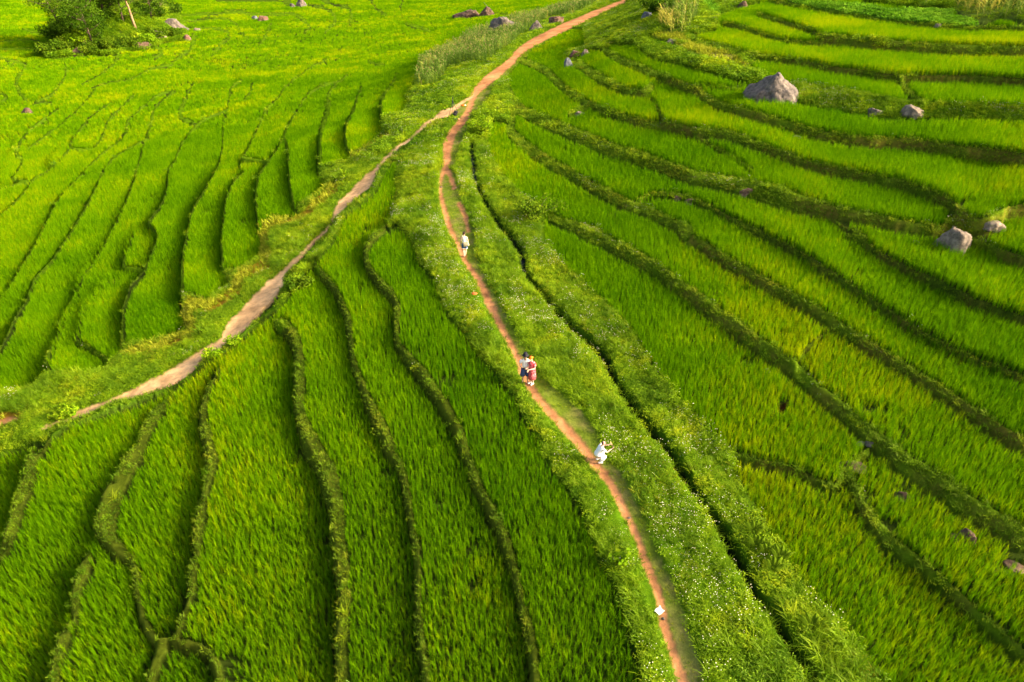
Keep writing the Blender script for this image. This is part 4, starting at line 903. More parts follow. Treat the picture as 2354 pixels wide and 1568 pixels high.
# broad leaved and long grass plants
def broad_plant(loc, H, n, label, mat, name, cat, seed, w=0.12, lean=(.3, .9)):
    random.seed(seed); vs, fs = [], []
    for k in range(n): blade(vs, fs, random.uniform(-.08, .08), random.uniform(-.08, .08), random.uniform(0, 6.28), H * random.uniform(.6, 1.1), random.uniform(*lean), w * random.uniform(.7, 1.2), .9, seg=5)
    me = bpy.data.meshes.new(name); me.from_pydata(vs, [], fs); a = me.color_attributes.new('leaf', 'FLOAT_COLOR', 'POINT'); a.data.foreach_set('color', np.repeat(rng.uniform(.2, 1, len(vs))[:, None], 4, 1).astype(np.float32).ravel())
    o = link(name, me, mat); o.location = loc; return tag(o, label, cat)
for k, (t_, x, y, H, lb) in enumerate([('A', 2262, 1230, 1.1, 'tall broad leaved plant at the end of a paddy above the pale track'), ('A', 2320, 1190, .9, 'broad leaved plant just right of the taller one above the pale track'), ('D', 1350, 745, .7, 'broad leaved plant on the flowery bank left of the pale track'), ('B', 55, 1215, .8, 'broad leaved plant on the bank under the orange grass')]):
    broad_plant(att(t_, x, y), H, 14, lb, M_F3 if k % 2 else M_F2, 'broad_leaved_plant', 'plant', 120 + k, .2)
broad_plant(att('D', 2135, 250), 1.3, 120, 'fountain of long pale grass blades beside the pale track', M_F2, 'tall_grass', 'grass clump', 131, .03, (.5, 1.3))
broad_plant(att('D', 2060, 330), 1.0, 90, 'second smaller fountain of long grass below the larger one', M_F3, 'tall_grass', 'grass clump', 132, .03, (.5, 1.3))
def fern(loc, L, label, seed, rz):
    rs = random.Random(seed); vs, fs = [], []
    for f in range(5):
        az = rz + (f - 2) * .55 + rs.uniform(-.15, .15); dx, dy = math.cos(az), math.sin(az); pl = L * rs.uniform(.75, 1.1)
        for k in range(16):
            t = (k + 1) / 17; x, y, z = dx * pl * t, dy * pl * t, L * .75 * math.sin(t * 2.1) ; w = .16 * L * math.sin(min(1, t * 1.15 + .12) * math.pi) + .02
            for s in (-1, 1):
                b = len(vs); vs += [(x, y, z), (x - s * dy * w + dx * .03, y + s * dx * w + dy * .03, z - .03), (x - s * dy * w * .9 + dx * .065, y + s * dx * w * .9 + dy * .065, z - .03), (x + dx * .04, y + dy * .04, z)]; fs.append((b, b + 1, b + 2, b + 3))
    me = bpy.data.meshes.new('fern'); me.from_pydata(vs, [], fs); a = me.color_attributes.new('leaf', 'FLOAT_COLOR', 'POINT'); a.data.foreach_set('color', np.full(len(vs) * 4, .7, np.float32))
    o = link('fern', me, M_F2); o.location = loc; return tag(o, label, 'fern', 'ferns on the bank right of the ditch')
for k, (x, y, lb) in enumerate([(535, 590, 'uppermost fern on the bank right of the ditch'), (555, 690, 'second fern from the top on the bank right of the ditch'), (620, 745, 'third fern from the top on the bank, nearer the rice'), (705, 770, 'fern right at the rice edge on the bank'), (660, 840, 'fern below the one at the rice edge'), (920, 1235, 'lone small fern farther down the bank')]):
    fern(att('I', x, y) + Vector((0, 0, .1)), .46, lb, 140 + k, 1.2)

# ---------------------------------------------------------------- field crops: maize and beans
M_MAIZE = leaf_mat('maize_leaf', (0.07, 0.15, 0.012), (0.15, 0.24, 0.03), (0.46, 0.40, 0.06), 0.35, 0.3)
M_TASSEL = pmat('maize_tassel', (0.42, 0.30, 0.13), 0.9)
def maize(name, H):
    vs, fs = [], []
    for k in range(3):
        b = len(vs); a = k * 2.1; c, s = math.cos(a) * .016, math.sin(a) * .016; vs += [(-c, -s, 0), (c, s, 0), (c * .6, s * .6, H * .9), (-c * .6, -s * .6, H * .9)]; fs.append((b, b + 1, b + 2, b + 3))
    nst = len(fs)
    for k in range(9):
        z = H * (.12 + .085 * k); az = k * math.pi + random.uniform(-.7, .7); b0 = len(vs); blade(vs, fs, 0, 0, az, .65 * random.uniform(.8, 1.2), random.uniform(.8, 1.6), .15, .5, z=z, seg=4)
    nl = len(fs)
    for k in range(6): blade(vs, fs, 0, 0, k * 1.05, .3, .35, .02, .5, z=H * .88, seg=2)
    me = bpy.data.meshes.new(name); me.from_pydata(vs, [], fs); me.materials.append(M_MAIZE); me.materials.append(M_TASSEL)
    me.polygons.foreach_set('material_index', [0] * nl + [1] * (len(fs) - nl)); me.update(); return me
lib_collection('maize', [maize('maize_%d' % k, random.uniform(1.7, 2.1)) for k in range(6)])
x, y = lattice(45, 200, 0.85, .42); t, l, z, e = lookup(x, y); a1, b1 = look(x, y, z + 1.6)
ok = (t == CORN) & ~np.isin(RAS[a1, b1], (RED, PALE)) & (rng.uniform(0, 1, len(x)) < .8); x, y, z, e = x[ok], y[ok], z[ok], e[ok]
plant('maize_crop', 'rows of tasselled maize beside the upper ridge path and in the top right corner', 'maize', x, y, z - .05, rng.integers(0, 6, len(x)), rng.uniform(.75, 1.1, len(x)), np.where(e > 8, .35, .0) + .6 * vn(x, y, 4, 51), .08)  # maize well right of the ridge path: yellow sunlight put into its tint
M_BEANL = leaf_mat('bean_leaf', (0.08, 0.24, 0.006), (0.16, 0.38, 0.010), (0.28, 0.50, 0.02), 0.4, 0.6)
lib_collection('bean', [leafy_mesh('bean_%d' % k, 34, .38, .33, .07, .2, M_BEANL) for k in range(4)])
x, y = lattice(60, 240, 0.42, .3); t, l, z, e = lookup(x, y); ok = (t == BEAN); x, y, z = x[ok], y[ok], z[ok]
plant('bean_crop', 'low broad leaved bean plants in the light green patch at the top right', 'bean', x, y, z, rng.integers(0, 4, len(x)), rng.uniform(.8, 1.2, len(x)), .5 * vn(x, y, 3, 52) + .2, .1)

# ---------------------------------------------------------------- people
PS = {'m': .90, 'w': .90, 'k': .93, 'c': .87}   # stature
M_SKIN = pmat('skin', (0.62, 0.36, 0.24), 0.6); M_SKIN2 = pmat('fair_skin', (0.72, 0.46, 0.32), 0.6)
M_WHITE = pmat('white_cloth', (0.90, 0.89, 0.86), 0.85, (0.84, 0.83, 0.80), 3, .3, 14); M_HAIR = pmat('dark_hair', (0.03, 0.015, 0.01), 0.5, (0.06, 0.03, 0.02), 20)
M_DENIM = pmat('denim', (0.025, 0.06, 0.20), 0.9, (0.06, 0.12, 0.33), 6); M_NAVY = pmat('navy_cloth', (0.03, 0.055, 0.15), 0.9, (0.05, 0.08, 0.2), 6)
M_BLACK = pmat('black_cloth', (0.012, 0.012, 0.018), 0.8); M_ORANGE = pmat('orange_cloth', (0.85, 0.17, 0.01), 0.8); M_BEIGE = pmat('beige_canvas', (0.62, 0.52, 0.33), 0.85)
M_EYE = pmat('eyes', (0.02, 0.012, 0.01), 0.3); M_LIP = pmat('lips', (0.5, 0.16, 0.13), 0.5); M_PLASTIC = pmat('dark_plastic', (0.015, 0.016, 0.02), 0.3)
def head(t, hx, hy, hz, face, mat, yaw, s=1.0):
    """eyes, brows, nose, lips and ears set on the head of the body t (face looks along the angle yaw)"""
    f = Vector((math.cos(yaw), math.sin(yaw), 0)); r = Vector((f.y, -f.x, 0)); c = Vector((hx, hy, hz))
    bm = bmesh.new()
    bm.free()
    for q in (-1, 1):
        bm = bmesh.new(); bmesh.ops.create_uvsphere(bm, u_segments=8, v_segments=6, radius=.011 * s, matrix=Matrix.Translation(c + f * .088 * s + r * .032 * q * s + Vector((0, 0, .012)))); link('eye', bm_mesh('eye', bm), M_EYE, t)
        bm = bmesh.new(); bmesh.ops.create_uvsphere(bm, u_segments=8, v_segments=6, radius=.022 * s, matrix=Matrix.Translation(c + r * .078 * q * s + Vector((0, 0, -.005))) @ Matrix.Diagonal((.6, 1, 1.2, 1))); link('ear', bm_mesh('ear', bm), mat, t)
    bm = bmesh.new(); bmesh.ops.create_cone(bm, cap_ends=True, segments=8, radius1=.018 * s, radius2=.007 * s, depth=.045 * s, matrix=Matrix.Translation(c + f * .099 * s + Vector((0, 0, -.018))))
    link('nose', bm_mesh('nose', bm), mat, t)
    bm = bmesh.new(); bmesh.ops.create_uvsphere(bm, u_segments=8, v_segments=6, radius=.02 * s, matrix=Matrix.Translation(c + f * .085 * s + Vector((0, 0, -.055))) @ Matrix.Diagonal((1, 1, .4, 1)))
    link('lips', bm_mesh('lips', bm), M_LIP, t)
def arm_chain(J, E, sh, el, wr, parent_idx, r=(.048, .038, .027), fdir=None, curl=None):
    """adds shoulder, elbow, wrist, a palm and five fingers to the skeleton"""
    a = len(J); sh, el, wr = Vector(sh), Vector(el), Vector(wr)
    J += [(*sh, r[0]), (*sh.lerp(el, .5), r[0] * .92), (*el, r[1]), (*el.lerp(wr, .45), r[1] * .95), (*wr, r[2])]; E += [(parent_idx, a), (a, a + 1), (a + 1, a + 2), (a + 2, a + 3), (a + 3, a + 4)]
    d = Vector(fdir).normalized() if fdir else (wr - el).normalized(); c = Vector(curl).normalized() if curl else Vector((0, -1, 0)); s = d.cross(c).normalized(); c = s.cross(d)
    palm = wr + d * .05; J.append((*palm, .026, .018)); E.append((a + 4, a + 5)); p = len(J) - 1
    for k, (off, L) in enumerate(((-.028, .062), (-.010, .074), (.010, .070), (.028, .055))):
        b = len(J); q = palm + d * .035 + s * off; J += [(*q, .0095), (*(q + d * L * .55 + c * L * .2), .0085), (*(q + d * L * .75 + c * L * .55), .007)]; E += [(p, b), (b, b + 1), (b + 1, b + 2)]
    b = len(J); q = palm - s * .03; J += [(*q, .011), (*(q - s * .02 + d * .035 + c * .012), .009)]; E += [(p, b), (b, b + 1)]
def leg_chain(J, E, hip, knee, ank, toe, r=(.085, .056, .037)):
    a = len(J); hip, knee, ank, toe = map(Vector, (hip, knee, ank, toe)); cf = knee.lerp(ank, .35)
    J += [(*hip, r[0]), (*hip.lerp(knee, .5), r[0] * .85), (*knee, r[1]), (*cf, r[1] * 1.02), (*ank, r[2]), (*(ank.lerp(toe, .5) + Vector((0, 0, -.01))), .036, .03), (*toe, .03, .022)]
    E += [(0, a)] + [(a + k, a + k + 1) for k in range(6)]
    return a
def shoe(name, ank, toe, mat, t, hgt=.085, w=.048):
    ank, toe = Vector(ank), Vector(toe); d = (toe - ank); d.z = 0; d.normalize(); bm = bmesh.new(); z0 = min(ank.z, toe.z) - .005
    h_ = ank - d * .055; pts = [(h_.x, h_.y, z0 + .02), (ank.x, ank.y, z0 + .04), (*(ank.lerp(toe, .55).xy), z0 + .032), (toe.x, toe.y, z0 + .02)]
    J = [(*pts[0], w * .75, hgt * .42), (*pts[1], w * .85, hgt * .55), (*pts[2], w, hgt * .42), (*(Vector(pts[3]) + d * .02), w * .75, hgt * .3)]
    bm.free(); return skin(name, J, [(0, 1), (1, 2), (2, 3)], mat, t, 2)
# --- man with the black bucket hat (faces the camera, -Y)
pm = at(1206.5, 880)
t = thing('person', pm, 'person in a black bucket hat, white shirt and navy shorts, holding a controller', 'person', 0.06, 'people on the ridge path'); t.scale = (PS['m'],) * 3
J = [(0, 0, .90, .135, .10), (0, .005, 1.05, .125, .095), (0, .01, 1.22, .15, .105), (0, .01, 1.38, .13, .09), (0, 0, 1.46, .062), (0, -.02, 1.54, .055), (0, -.03, 1.61, .082, .095), (0, -.03, 1.70, .078, .09)]
E = [(k, k + 1) for k in range(7)]
arm_chain(J, E, (-.19, .01, 1.38), (-.27, -.04, 1.10), (-.13, -.27, 1.08), 3, fdir=(.7, -.5, .1), curl=(0, -.3, 1))
arm_chain(J, E, (.19, .01, 1.38), (.26, -.04, 1.10), (.05, -.28, 1.05), 3, fdir=(-.7, -.4, .1), curl=(0, -.3, 1))
leg_chain(J, E, (-.09, 0, .84), (-.11, -.01, .48), (-.11, .10, .09), (-.14, -.05, .03)); leg_chain(J, E, (.09, 0, .84), (.12, -.03, .48), (.13, -.02, .09), (.16, -.18, .03))
skin('body', J, E, M_SKIN, t)
mstripe, n = new_mat('striped_white_shirt'); p = N(n, 'ShaderNodeBsdfPrincipled'); p.inputs['Roughness'].default_value = .85; tc = N(n, 'ShaderNodeTexCoord'); sp = N(n, 'ShaderNodeSeparateXYZ'); n.links.new(tc.outputs['Object'], sp.inputs[0])
wv = math_n(n, 'GREATER_THAN', math_n(n, 'SINE', math_n(n, 'MULTIPLY', sp.outputs[0], 68.0)), .86); zz = math_n(n, 'MULTIPLY', math_n(n, 'LESS_THAN', sp.outputs[2], 1.32), math_n(n, 'GREATER_THAN', sp.outputs[2], 1.12))
n.links.new(mixc(n, (.9, .89, .86), (.25, .2, .24), math_n(n, 'MULTIPLY', wv, zz)), p.inputs['Base Color']); o_ = N(n, 'ShaderNodeOutputMaterial'); n.links.new(p.outputs[0], o_.inputs[0])
J = [(0, 0, .84, .175, .13), (0, .0, .98, .17, .125), (0, .005, 1.2, .175, .125), (0, .005, 1.36, .16, .11), (0, 0, 1.455, .08, .075), (-.20, .01, 1.37, .075), (-.25, -.01, 1.21, .078), (.20, .01, 1.37, .075), (.25, -.01, 1.21, .078)]
skin('shirt', J, [(0, 1), (1, 2), (2, 3), (3, 4), (3, 5), (5, 6), (3, 7), (7, 8)], mstripe, t)
bm = bmesh.new()
for s in (-1, 1): loft(bm, [(s * .085, 0, .90, .115, .125), (s * .10, 0, .75, .122, .125), (s * .12, -.01, .60, .125, .12), (s * .13, -.015, .47, .125, .118)], 18)
loft(bm, [(0, 0, .80, .18, .13), (0, 0, .92, .175, .125)], 20); link('shorts', bm_mesh('shorts', bm), M_NAVY, t)
bm = bmesh.new(); loft(bm, [(0, -.03, 1.665, .165, .165), (0, -.03, 1.69, .135, .14), (0, -.03, 1.70, .105, .115), (0, -.03, 1.79, .098, .108), (0, -.03, 1.815, .085, .095), (0, -.03, 1.82, .03, .03)], 24); link('bucket_hat', bm_mesh('bucket_hat', bm), M_BLACK, t)
head(t, 0, -.03, 1.625, None, M_SKIN, -math.pi / 2)
shoe('sandal', (-.11, .10, .04), (-.14, -.07, .03), pmat('brown_leather', (.25, .13, .07), .6), t, .04); shoe('sandal', (.13, -.02, .04), (.16, -.2, .03), bpy.data.materials['brown_leather'], t, .04)
bm = bmesh.new(); box(bm, (-.06, -.33, 1.10), (.17, .10, .035)); bmesh.ops.bevel(bm, geom=bm.edges[:], offset=.01, segments=2)
for q in (-.05, .05): tube(bm, [(-.06 + q, -.33, 1.11), (-.06 + q, -.33, 1.14)], [.008, .008], 6)
rc = link('remote_controller', bm_mesh('remote_controller', bm), M_PLASTIC); rc.location = pm; rc.scale = (PS['m'],) * 3; tag(rc, 'dark handheld controller held by the person in the bucket hat', 'controller')
# --- woman with the orange cap, beside him, turned towards him
pw = at(1221.5, 884)
t = thing('person', pw, 'person in an orange cap, long red patterned dress and white shoes', 'person', 0, 'people on the ridge path'); t.scale = (PS['w'],) * 3
J = [(.02, .04, .88, .12, .10), (.02, .04, 1.02, .10, .085), (.01, .03, 1.18, .125, .095), (0, .02, 1.32, .11, .08), (-.015, 0, 1.40, .05), (-.03, -.02, 1.46, .048), (-.05, -.03, 1.53, .074, .085), (-.05, -.03, 1.61, .07, .082)]
E = [(k, k + 1) for k in range(7)]
arm_chain(J, E, (.13, -.02, 1.31), (.14, -.12, 1.05), (-.12, -.26, 1.07), 3, (.04, .033, .024), fdir=(-1, -.2, .1), curl=(0, -.4, 1))
arm_chain(J, E, (-.11, .06, 1.31), (-.17, .05, 1.05), (-.20, -.10, .95), 3, (.04, .033, .024))
leg_chain(J, E, (-.06, .03, .82), (-.06, .02, .46), (-.05, .10, .09), (-.16, .03, .03), (.075, .048, .032)); leg_chain(J, E, (.07, .03, .82), (.07, .0, .46), (.07, .02, .09), (-.03, -.10, .03), (.075, .048, .032))
skin('body', J, E, M_SKIN2, t)
mdress, n = new_mat('red_patterned_cloth'); p = N(n, 'ShaderNodeBsdfPrincipled'); p.inputs['Roughness'].default_value = .85
vo = N(n, 'ShaderNodeTexVoronoi'); vo.inputs['Scale'].default_value = 16; tc = N(n, 'ShaderNodeTexCoord'); n.links.new(tc.outputs['Object'], vo.inputs['Vector'])
r = ramp(n, [(0.18, (.88, .70, .66)), (.36, (.78, .2, .22)), (.62, (.58, .03, .05))]); n.links.new(math_n(n, 'ADD', math_n(n, 'MULTIPLY', vo.outputs['Distance'], .7), math_n(n, 'MULTIPLY', noise_n(n, 7, 3), .35)), r.inputs[0])
n.links.new(r.outputs[0], p.inputs['Base Color']); o_ = N(n, 'ShaderNodeOutputMaterial'); n.links.new(p.outputs[0], o_.inputs[0])
bm = bmesh.new(); ring = [(.02, .03, .34, .185, .165), (.02, .035, .55, .18, .16), (.02, .04, .85, .165, .15), (.02, .04, 1.02, .14, .12), (.01, .03, 1.2, .15, .12), (0, .02, 1.33, .145, .10), (-.01, .01, 1.39, .07, .065)]
loft(bm, ring, 28)
for v in bm.verts:
    if v.co.z < .9: a = math.atan2(v.co.y, v.co.x); k = 1 + .05 * math.sin(a * 7) * (.95 - v.co.z); v.co.x *= k; v.co.y *= k
link('dress', bm_mesh('dress', bm), mdress, t)
skin('sleeve', [(.12, 0, 1.32, .065), (.14, -.06, 1.2, .07), (.145, -.10, 1.12, .068)], [(0, 1), (1, 2)], mdress, t, 2); skin('sleeve', [(-.10, .05, 1.32, .06), (-.15, .06, 1.2, .065)], [(0, 1)], mdress, t, 2)
bm = bmesh.new(); bmesh.ops.create_uvsphere(bm, u_segments=18, v_segments=12, radius=.1, matrix=Matrix.Translation((-.05, -.02, 1.62)) @ Matrix.Diagonal((1, 1.08, .82, 1)))
for v in list(bm.verts):
    if v.co.z < 1.605: v.co.z = 1.605
box(bm, (-.085, -.125, 1.612), (.13, .10, .012), Euler((0.15, 0, -.35)).to_matrix()); link('cap', bm_mesh('cap', bm), M_ORANGE, t)
skin('hair', [(-.03, .03, 1.58, .07, .07), (-.02, .05, 1.50, .06, .045), (-.01, .06, 1.43, .04, .03)], [(0, 1), (1, 2)], M_HAIR, t, 2)
head(t, -.05, -.03, 1.555, None, M_SKIN2, R_(-110), .92)
shoe('shoe', (-.05, .10, .04), (-.17, .02, .03), M_WHITE, t, .10, .055); shoe('shoe', (.07, .02, .04), (-.04, -.12, .03), M_WHITE, t, .10, .055)
bm = bmesh.new(); box(bm, (-.20, -.30, 1.12), (.075, .012, .14), Euler((.7, 0, .3)).to_matrix()); bmesh.ops.bevel(bm, geom=bm.edges[:], offset=.004, segments=2)
rc = link('phone', bm_mesh('phone', bm), M_PLASTIC); rc.location = pw; rc.scale = (PS['w'],) * 3; tag(rc, 'black phone held by the person in the red patterned dress', 'phone')
# --- walker seen from behind
pk = at(1068.5, 589)
t = thing('person', pk, 'person walking away in a white sleeveless top and denim shorts', 'person', math.pi - .05, 'people on the ridge path'); t.scale = (PS['k'],) * 3
# local -Y is forward; forward is away from the camera
J = [(0, 0, .88, .125, .10), (0, -.005, 1.03, .11, .085), (0, -.01, 1.2, .14, .10), (0, -.01, 1.36, .12, .085), (0, -.015, 1.44, .055), (.015, -.04, 1.50, .052), (.02, -.06, 1.57, .08, .09), (.02, -.06, 1.65, .076, .085)]
E = [(k, k + 1) for k in range(7)]
arm_chain(J, E, (.17, 0, 1.35), (.235, .02, 1.08), (.235, -.06, .84), 3); arm_chain(J, E, (-.17, 0, 1.35), (-.235, .03, 1.08), (-.215, -.10, .92), 3)
leg_chain(J, E, (-.08, 0, .82), (-.075, -.05, .46), (-.03, .08, .09), (-.02, -.08, .03)); leg_chain(J, E, (.08, 0, .82), (.07, -.02, .46), (.035, .20, .11), (.04, .06, .03))
skin('body', J, E, M_SKIN2, t)
skin('top', [(0, 0, .86, .15, .12), (0, -.005, 1.0, .14, .11), (0, -.01, 1.2, .165, .12), (0, -.01, 1.35, .155, .10), (0, -.012, 1.42, .07, .06), (.13, 0, 1.36, .06), (-.13, 0, 1.36, .06)], [(0, 1), (1, 2), (2, 3), (3, 4), (3, 5), (3, 6)], M_WHITE, t)
bm = bmesh.new()
for s in (-1, 1): loft(bm, [(s * .078, 0, .90, .10, .12), (s * .085, -.005, .75, .108, .118), (s * .085, -.012, .60, .108, .112)], 18)
loft(bm, [(0, 0, .78, .165, .125), (0, 0, .90, .155, .118)], 20); link('shorts', bm_mesh('shorts', bm), M_DENIM, t)
for s in (-1, 1):
    bm = bmesh.new(); loft(bm, [(s * .085, -.013, .565, .112, .116), (s * .085, -.013, .605, .113, .117)], 18); link('cuff', bm_mesh('cuff', bm), M_WHITE, t)
skin('hair', [(.02, -.05, 1.60, .085, .088), (.02, -.055, 1.67, .083, .09), (.02, -.02, 1.53, .05, .04)], [(0, 1), (0, 2)], M_HAIR, t)
head(t, .02, -.06, 1.60, None, M_SKIN2, -math.pi / 2, .95)
shoe('sandal', (-.03, .08, .04), (-.02, -.10, .03), bpy.data.materials['brown_leather'], t, .04); shoe('sandal', (.035, .20, .05), (.04, .04, .03), bpy.data.materials['brown_leather'], t, .04)
Mw = Matrix.Translation(pk) @ Matrix.Rotation(math.pi - .05, 4, 'Z') @ Matrix.Scale(PS['k'], 4)
t2 = thing('shoulder_bag', Mw @ Vector((-.12, .17, .86)), 'cream canvas shoulder bag slung on the hip of the walking person', 'bag', math.pi - .05)
J = [(-.10, 0, .02, .10, .045), (.10, .01, .05, .10, .045), (-.10, 0, .12, .10, .04), (.10, .01, .14, .10, .04)]
bm = bmesh.new(); box(bm, (0, 0, .08), (.34, .10, .27), Euler((0, .22, 0)).to_matrix()); bmesh.ops.subdivide_edges(bm, edges=bm.edges[:], cuts=3, use_grid_fill=True)
for v in bm.verts: v.co.y *= .55 + .6 * max(0, 1 - abs(v.co.z - .06) / .18); v.co.x *= 1 + .12 * (.1 - v.co.z)
bmesh.ops.bevel(bm, geom=[e for e in bm.edges if e.calc_face_angle(0) > 1.0], offset=.02, segments=2); link('pouch', bm_mesh('pouch', bm), M_BEIGE, t2)
bm = bmesh.new(); tube(bm, [(-.12, .01, .18), (.02, .0, .36), (.17, -.05, .54), (.24, -.17, .60)], [.011] * 4, 6); link('strap', bm_mesh('strap', bm), M_WHITE, t2)
# --- crouching person in white, facing right (+X), seen from behind left
pc = at(1376, 1061)
t = thing('person', pc, 'person in white crouching beside the path, taking a picture with a phone held out', 'person', 0.25, 'people on the ridge path'); t.scale = (PS['c'],) * 3
J = [(-.10, 0, .36, .165, .15), (-.06, 0, .50, .14, .13), (.0, 0, .68, .15, .125), (.07, 0, .84, .125, .10), (.10, 0, .91, .052), (.125, 0, .96, .05), (.15, 0, 1.03, .088, .078), (.14, 0, 1.12, .084, .075)]
E = [(k, k + 1) for k in range(7)]
arm_chain(J, E, (.08, -.17, .83), (.24, -.20, .66), (.45, -.17, .76), 3, (.046, .036, .026), fdir=(.8, 0, .5), curl=(0, .6, .6)); arm_chain(J, E, (.08, .17, .83), (.26, .20, .72), (.44, .06, .84), 3, (.046, .036, .026), fdir=(.8, -.1, .4), curl=(0, -.6, .6))
leg_chain(J, E, (-.09, -.10, .34), (.24, -.15, .42), (-.02, -.13, .09), (.13, -.15, .03)); leg_chain(J, E, (-.09, .10, .34), (.26, .13, .42), (-.04, .12, .09), (.12, .14, .03))
skin('body', J, E, M_SKIN2, t)
skin('shirt', [(-.13, 0, .38, .20, .185), (-.08, 0, .52, .175, .16), (-.01, 0, .69, .19, .155), (.06, 0, .83, .17, .125), (.095, 0, .905, .07, .06), (.09, -.17, .82, .085), (.20, -.195, .70, .085), (.09, .17, .82, .085), (.20, .19, .74, .085)],
     [(0, 1), (1, 2), (2, 3), (3, 4), (3, 5), (5, 6), (3, 7), (7, 8)], M_WHITE, t)
skin('trousers', [(-.11, 0, .33, .18, .17), (.08, -.13, .36, .105), (.25, -.15, .41, .085), (.12, -.15, .22, .075), (0, -.13, .11, .058), (.08, .12, .36, .105), (.26, .13, .41, .085), (.12, .13, .22, .075), (-.02, .12, .11, .058)],
     [(0, 1), (1, 2), (2, 3), (3, 4), (0, 5), (5, 6), (6, 7), (7, 8)], M_WHITE, t)
hr = skin('hair', [(.105, -.02, 1.08, .125, .12), (.105, -.02, 1.15, .11, .10), (.01, -.01, 1.10, .065, .06), (.07, -.01, .98, .07, .06)], [(0, 1), (0, 2), (0, 3)], M_HAIR, t)
bm = bmesh.new(); box(bm, (-.01, -.085, 1.14), (.05, .02, .02), Euler((.2, .5, -.3)).to_matrix()); bmesh.ops.bevel(bm, geom=bm.edges[:], offset=.008, segments=2); link('hair_clip', bm_mesh('hair_clip', bm), M_WHITE, hr)
head(t, .155, 0, 1.055, None, M_SKIN2, 0, .93)
shoe('shoe', (-.03, -.13, .04), (.12, -.15, .03), M_WHITE, t, .10, .055); shoe('shoe', (-.05, .12, .04), (.11, .14, .03), M_WHITE, t, .10, .055)
Mc = Matrix.Translation(pc) @ Matrix.Rotation(.25, 4, 'Z') @ Matrix.Scale(PS['c'], 4); pp = Mc @ Vector((.56, -.03, .84))
t2 = thing('phone', pp, 'black phone in an open tan flip case held out by the crouching person', 'phone', 0.25)
bm = bmesh.new(); box(bm, (0, -.05, 0), (.012, .085, .165), Euler((.1, -.5, .2)).to_matrix()); bmesh.ops.bevel(bm, geom=bm.edges[:], offset=.004, segments=2); link('handset', bm_mesh('handset', bm), M_PLASTIC, t2)
bm = bmesh.new(); box(bm, (-.03, .055, .04), (.012, .12, .18), Euler((.1, -.5, -.25)).to_matrix()); box(bm, (.012, -.05, 0), (.008, .095, .175), Euler((.1, -.5, .2)).to_matrix()); link('flip_case', bm_mesh('flip_case', bm), pmat('tan_leather', (.58, .38, .17), .7), t2)

# ---------------------------------------------------------------- things left lying about
a, b, c = at(1032, 264), at(1040.5, 263), at(1052, 258); apex = (a + b + c) / 3; apex.z += 1.35
t = thing('tripod', (apex.x, apex.y, apex.z - 1.35), 'thin black tripod standing open where the two paths part', 'tripod')
for q in (a, b, c):
    bm = bmesh.new(); l0 = Vector((0, 0, 1.33)); l1 = Vector(q) - Vector(t.location); tube(bm, [l0, l0.lerp(l1, .5), l1], [.028, .022, .016], 8); link('leg', bm_mesh('leg', bm), M_PLASTIC, t)
bm = bmesh.new(); tube(bm, [(0, 0, .85), (0, 0, 1.55)], [.025, .022], 8); link('centre_column', bm_mesh('centre_column', bm), M_PLASTIC, t)
bm = bmesh.new(); box(bm, (0, 0, 1.57), (.09, .09, .05)); box(bm, (.0, -.03, 1.63), (.07, .03, .08)); tube(bm, [(0, .03, 1.58), (.0, .22, 1.5)], [.01, .008], 6); link('pan_head', bm_mesh('pan_head', bm), M_PLASTIC, t)
q = at(1045, 266)
t = thing('camera_bag', q, 'black bag with a raised flap lying beside the foot of the tripod', 'bag')
bm = bmesh.new(); box(bm, (0, 0, .11), (.40, .24, .2)); bmesh.ops.bevel(bm, geom=bm.edges[:], offset=.05, segments=3); link('body', bm_mesh('bag_body', bm), M_BLACK, t)
bm = bmesh.new(); box(bm, (.12, .1, .33), (.38, .03, .24), Euler((-.4, .35, 0)).to_matrix()); bmesh.ops.bevel(bm, geom=bm.edges[:], offset=.01, segments=2); link('flap', bm_mesh('flap', bm), M_BLACK, t)
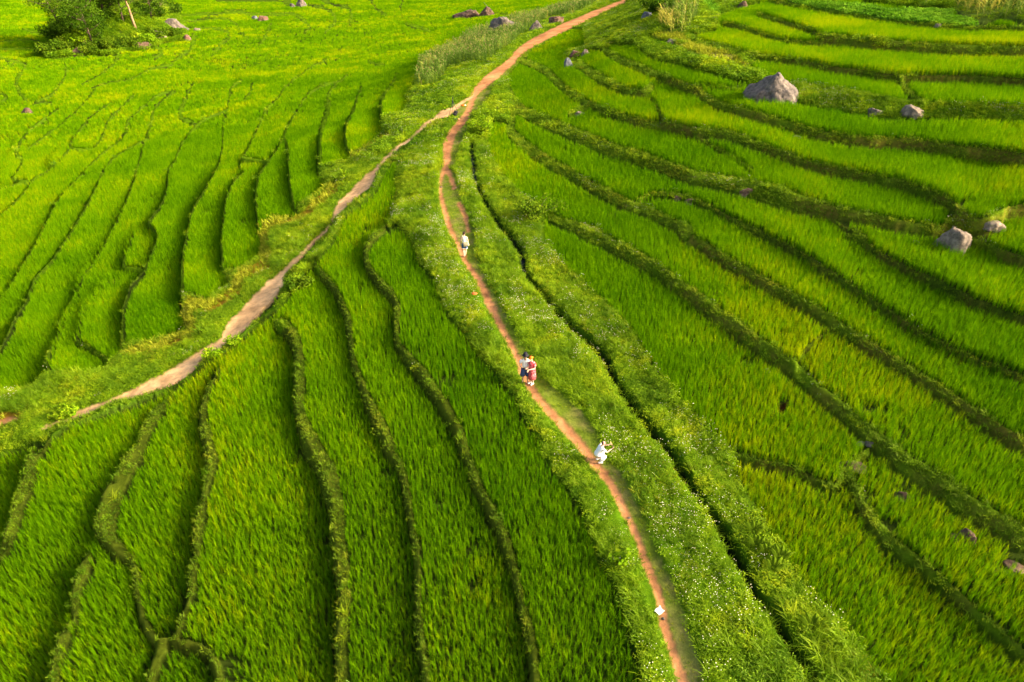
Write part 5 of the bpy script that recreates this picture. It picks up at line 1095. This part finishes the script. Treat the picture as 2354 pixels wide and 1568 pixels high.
def crumple(name, loc, w, h, mat, label, cat, seed):
    bm = bmesh.new(); bmesh.ops.create_icosphere(bm, subdivisions=3, radius=1); off = Vector((seed, 0, 0))
    for v in bm.verts:
        k = 1 + .45 * noise.noise(v.co * 1.7 + off); v.co = Vector((v.co.x * w * k / 2, v.co.y * w * .35 * k, max(-.02, v.co.z * h * k / 2 + h * .3)))
    o = link(name, bm_mesh(name, bm), mat); o.location = loc; return tag(o, label, cat)
crumple('jacket', at(1047, 275), .45, .16, pmat('grey_cloth', (.14, .15, .2), .9, (.05, .05, .08), 8), 'dark grey crumpled jacket on the grass below the black bag', 'jacket', 3)
crumple('pouch', at(1053.5, 275), .26, .14, pmat('tan_cloth', (.70, .33, .15), .8), 'small tan orange pouch next to the crumpled dark jacket', 'pouch', 5)
t = thing('bundle', at(1065, 244), 'small orange and white bundle on the grass strip between the parting paths', 'bundle')
o1 = crumple('orange_part', (-.06, 0, 0), .34, .2, M_ORANGE, 'x', 'x', 7); o2 = crumple('white_part', (.18, .03, .03), .18, .13, M_WHITE, 'x', 'x', 8)
for o in (o1, o2):
    o.parent = t
    for kk in ('label', 'category'): del o[kk]
q = at(1514, 1406); vs = []; fs = []
for j in range(5):
    for i in range(6): vs.append(((i / 5 - .5) * .26, (j / 4 - .5) * .2, .035 + .03 * math.sin(i * 1.9 + j) + .03 * (i == 5) + .02 * (j == 4)))
for j in range(4):
    for i in range(5): k = j * 6 + i; fs.append((k, k + 1, k + 7, k + 6))
me = bpy.data.meshes.new('litter'); me.from_pydata(vs, [], fs); o = link('paper_litter', me, M_WHITE); o.location = q; o.rotation_euler = (.1, .1, .7); md = o.modifiers.new('thick', 'SOLIDIFY'); md.thickness = .006
tag(o, 'creased white paper packet dropped on the footpath near the bottom', 'litter')
q = att('E', 922, 505); crumple('cloth_scrap', q + Vector((0, 0, .35)), .28, .14, pmat('orange_red_cloth', (.75, .14, .03), .8), 'orange red scrap of cloth caught in the weeds left of the footpath', 'rag', 9)
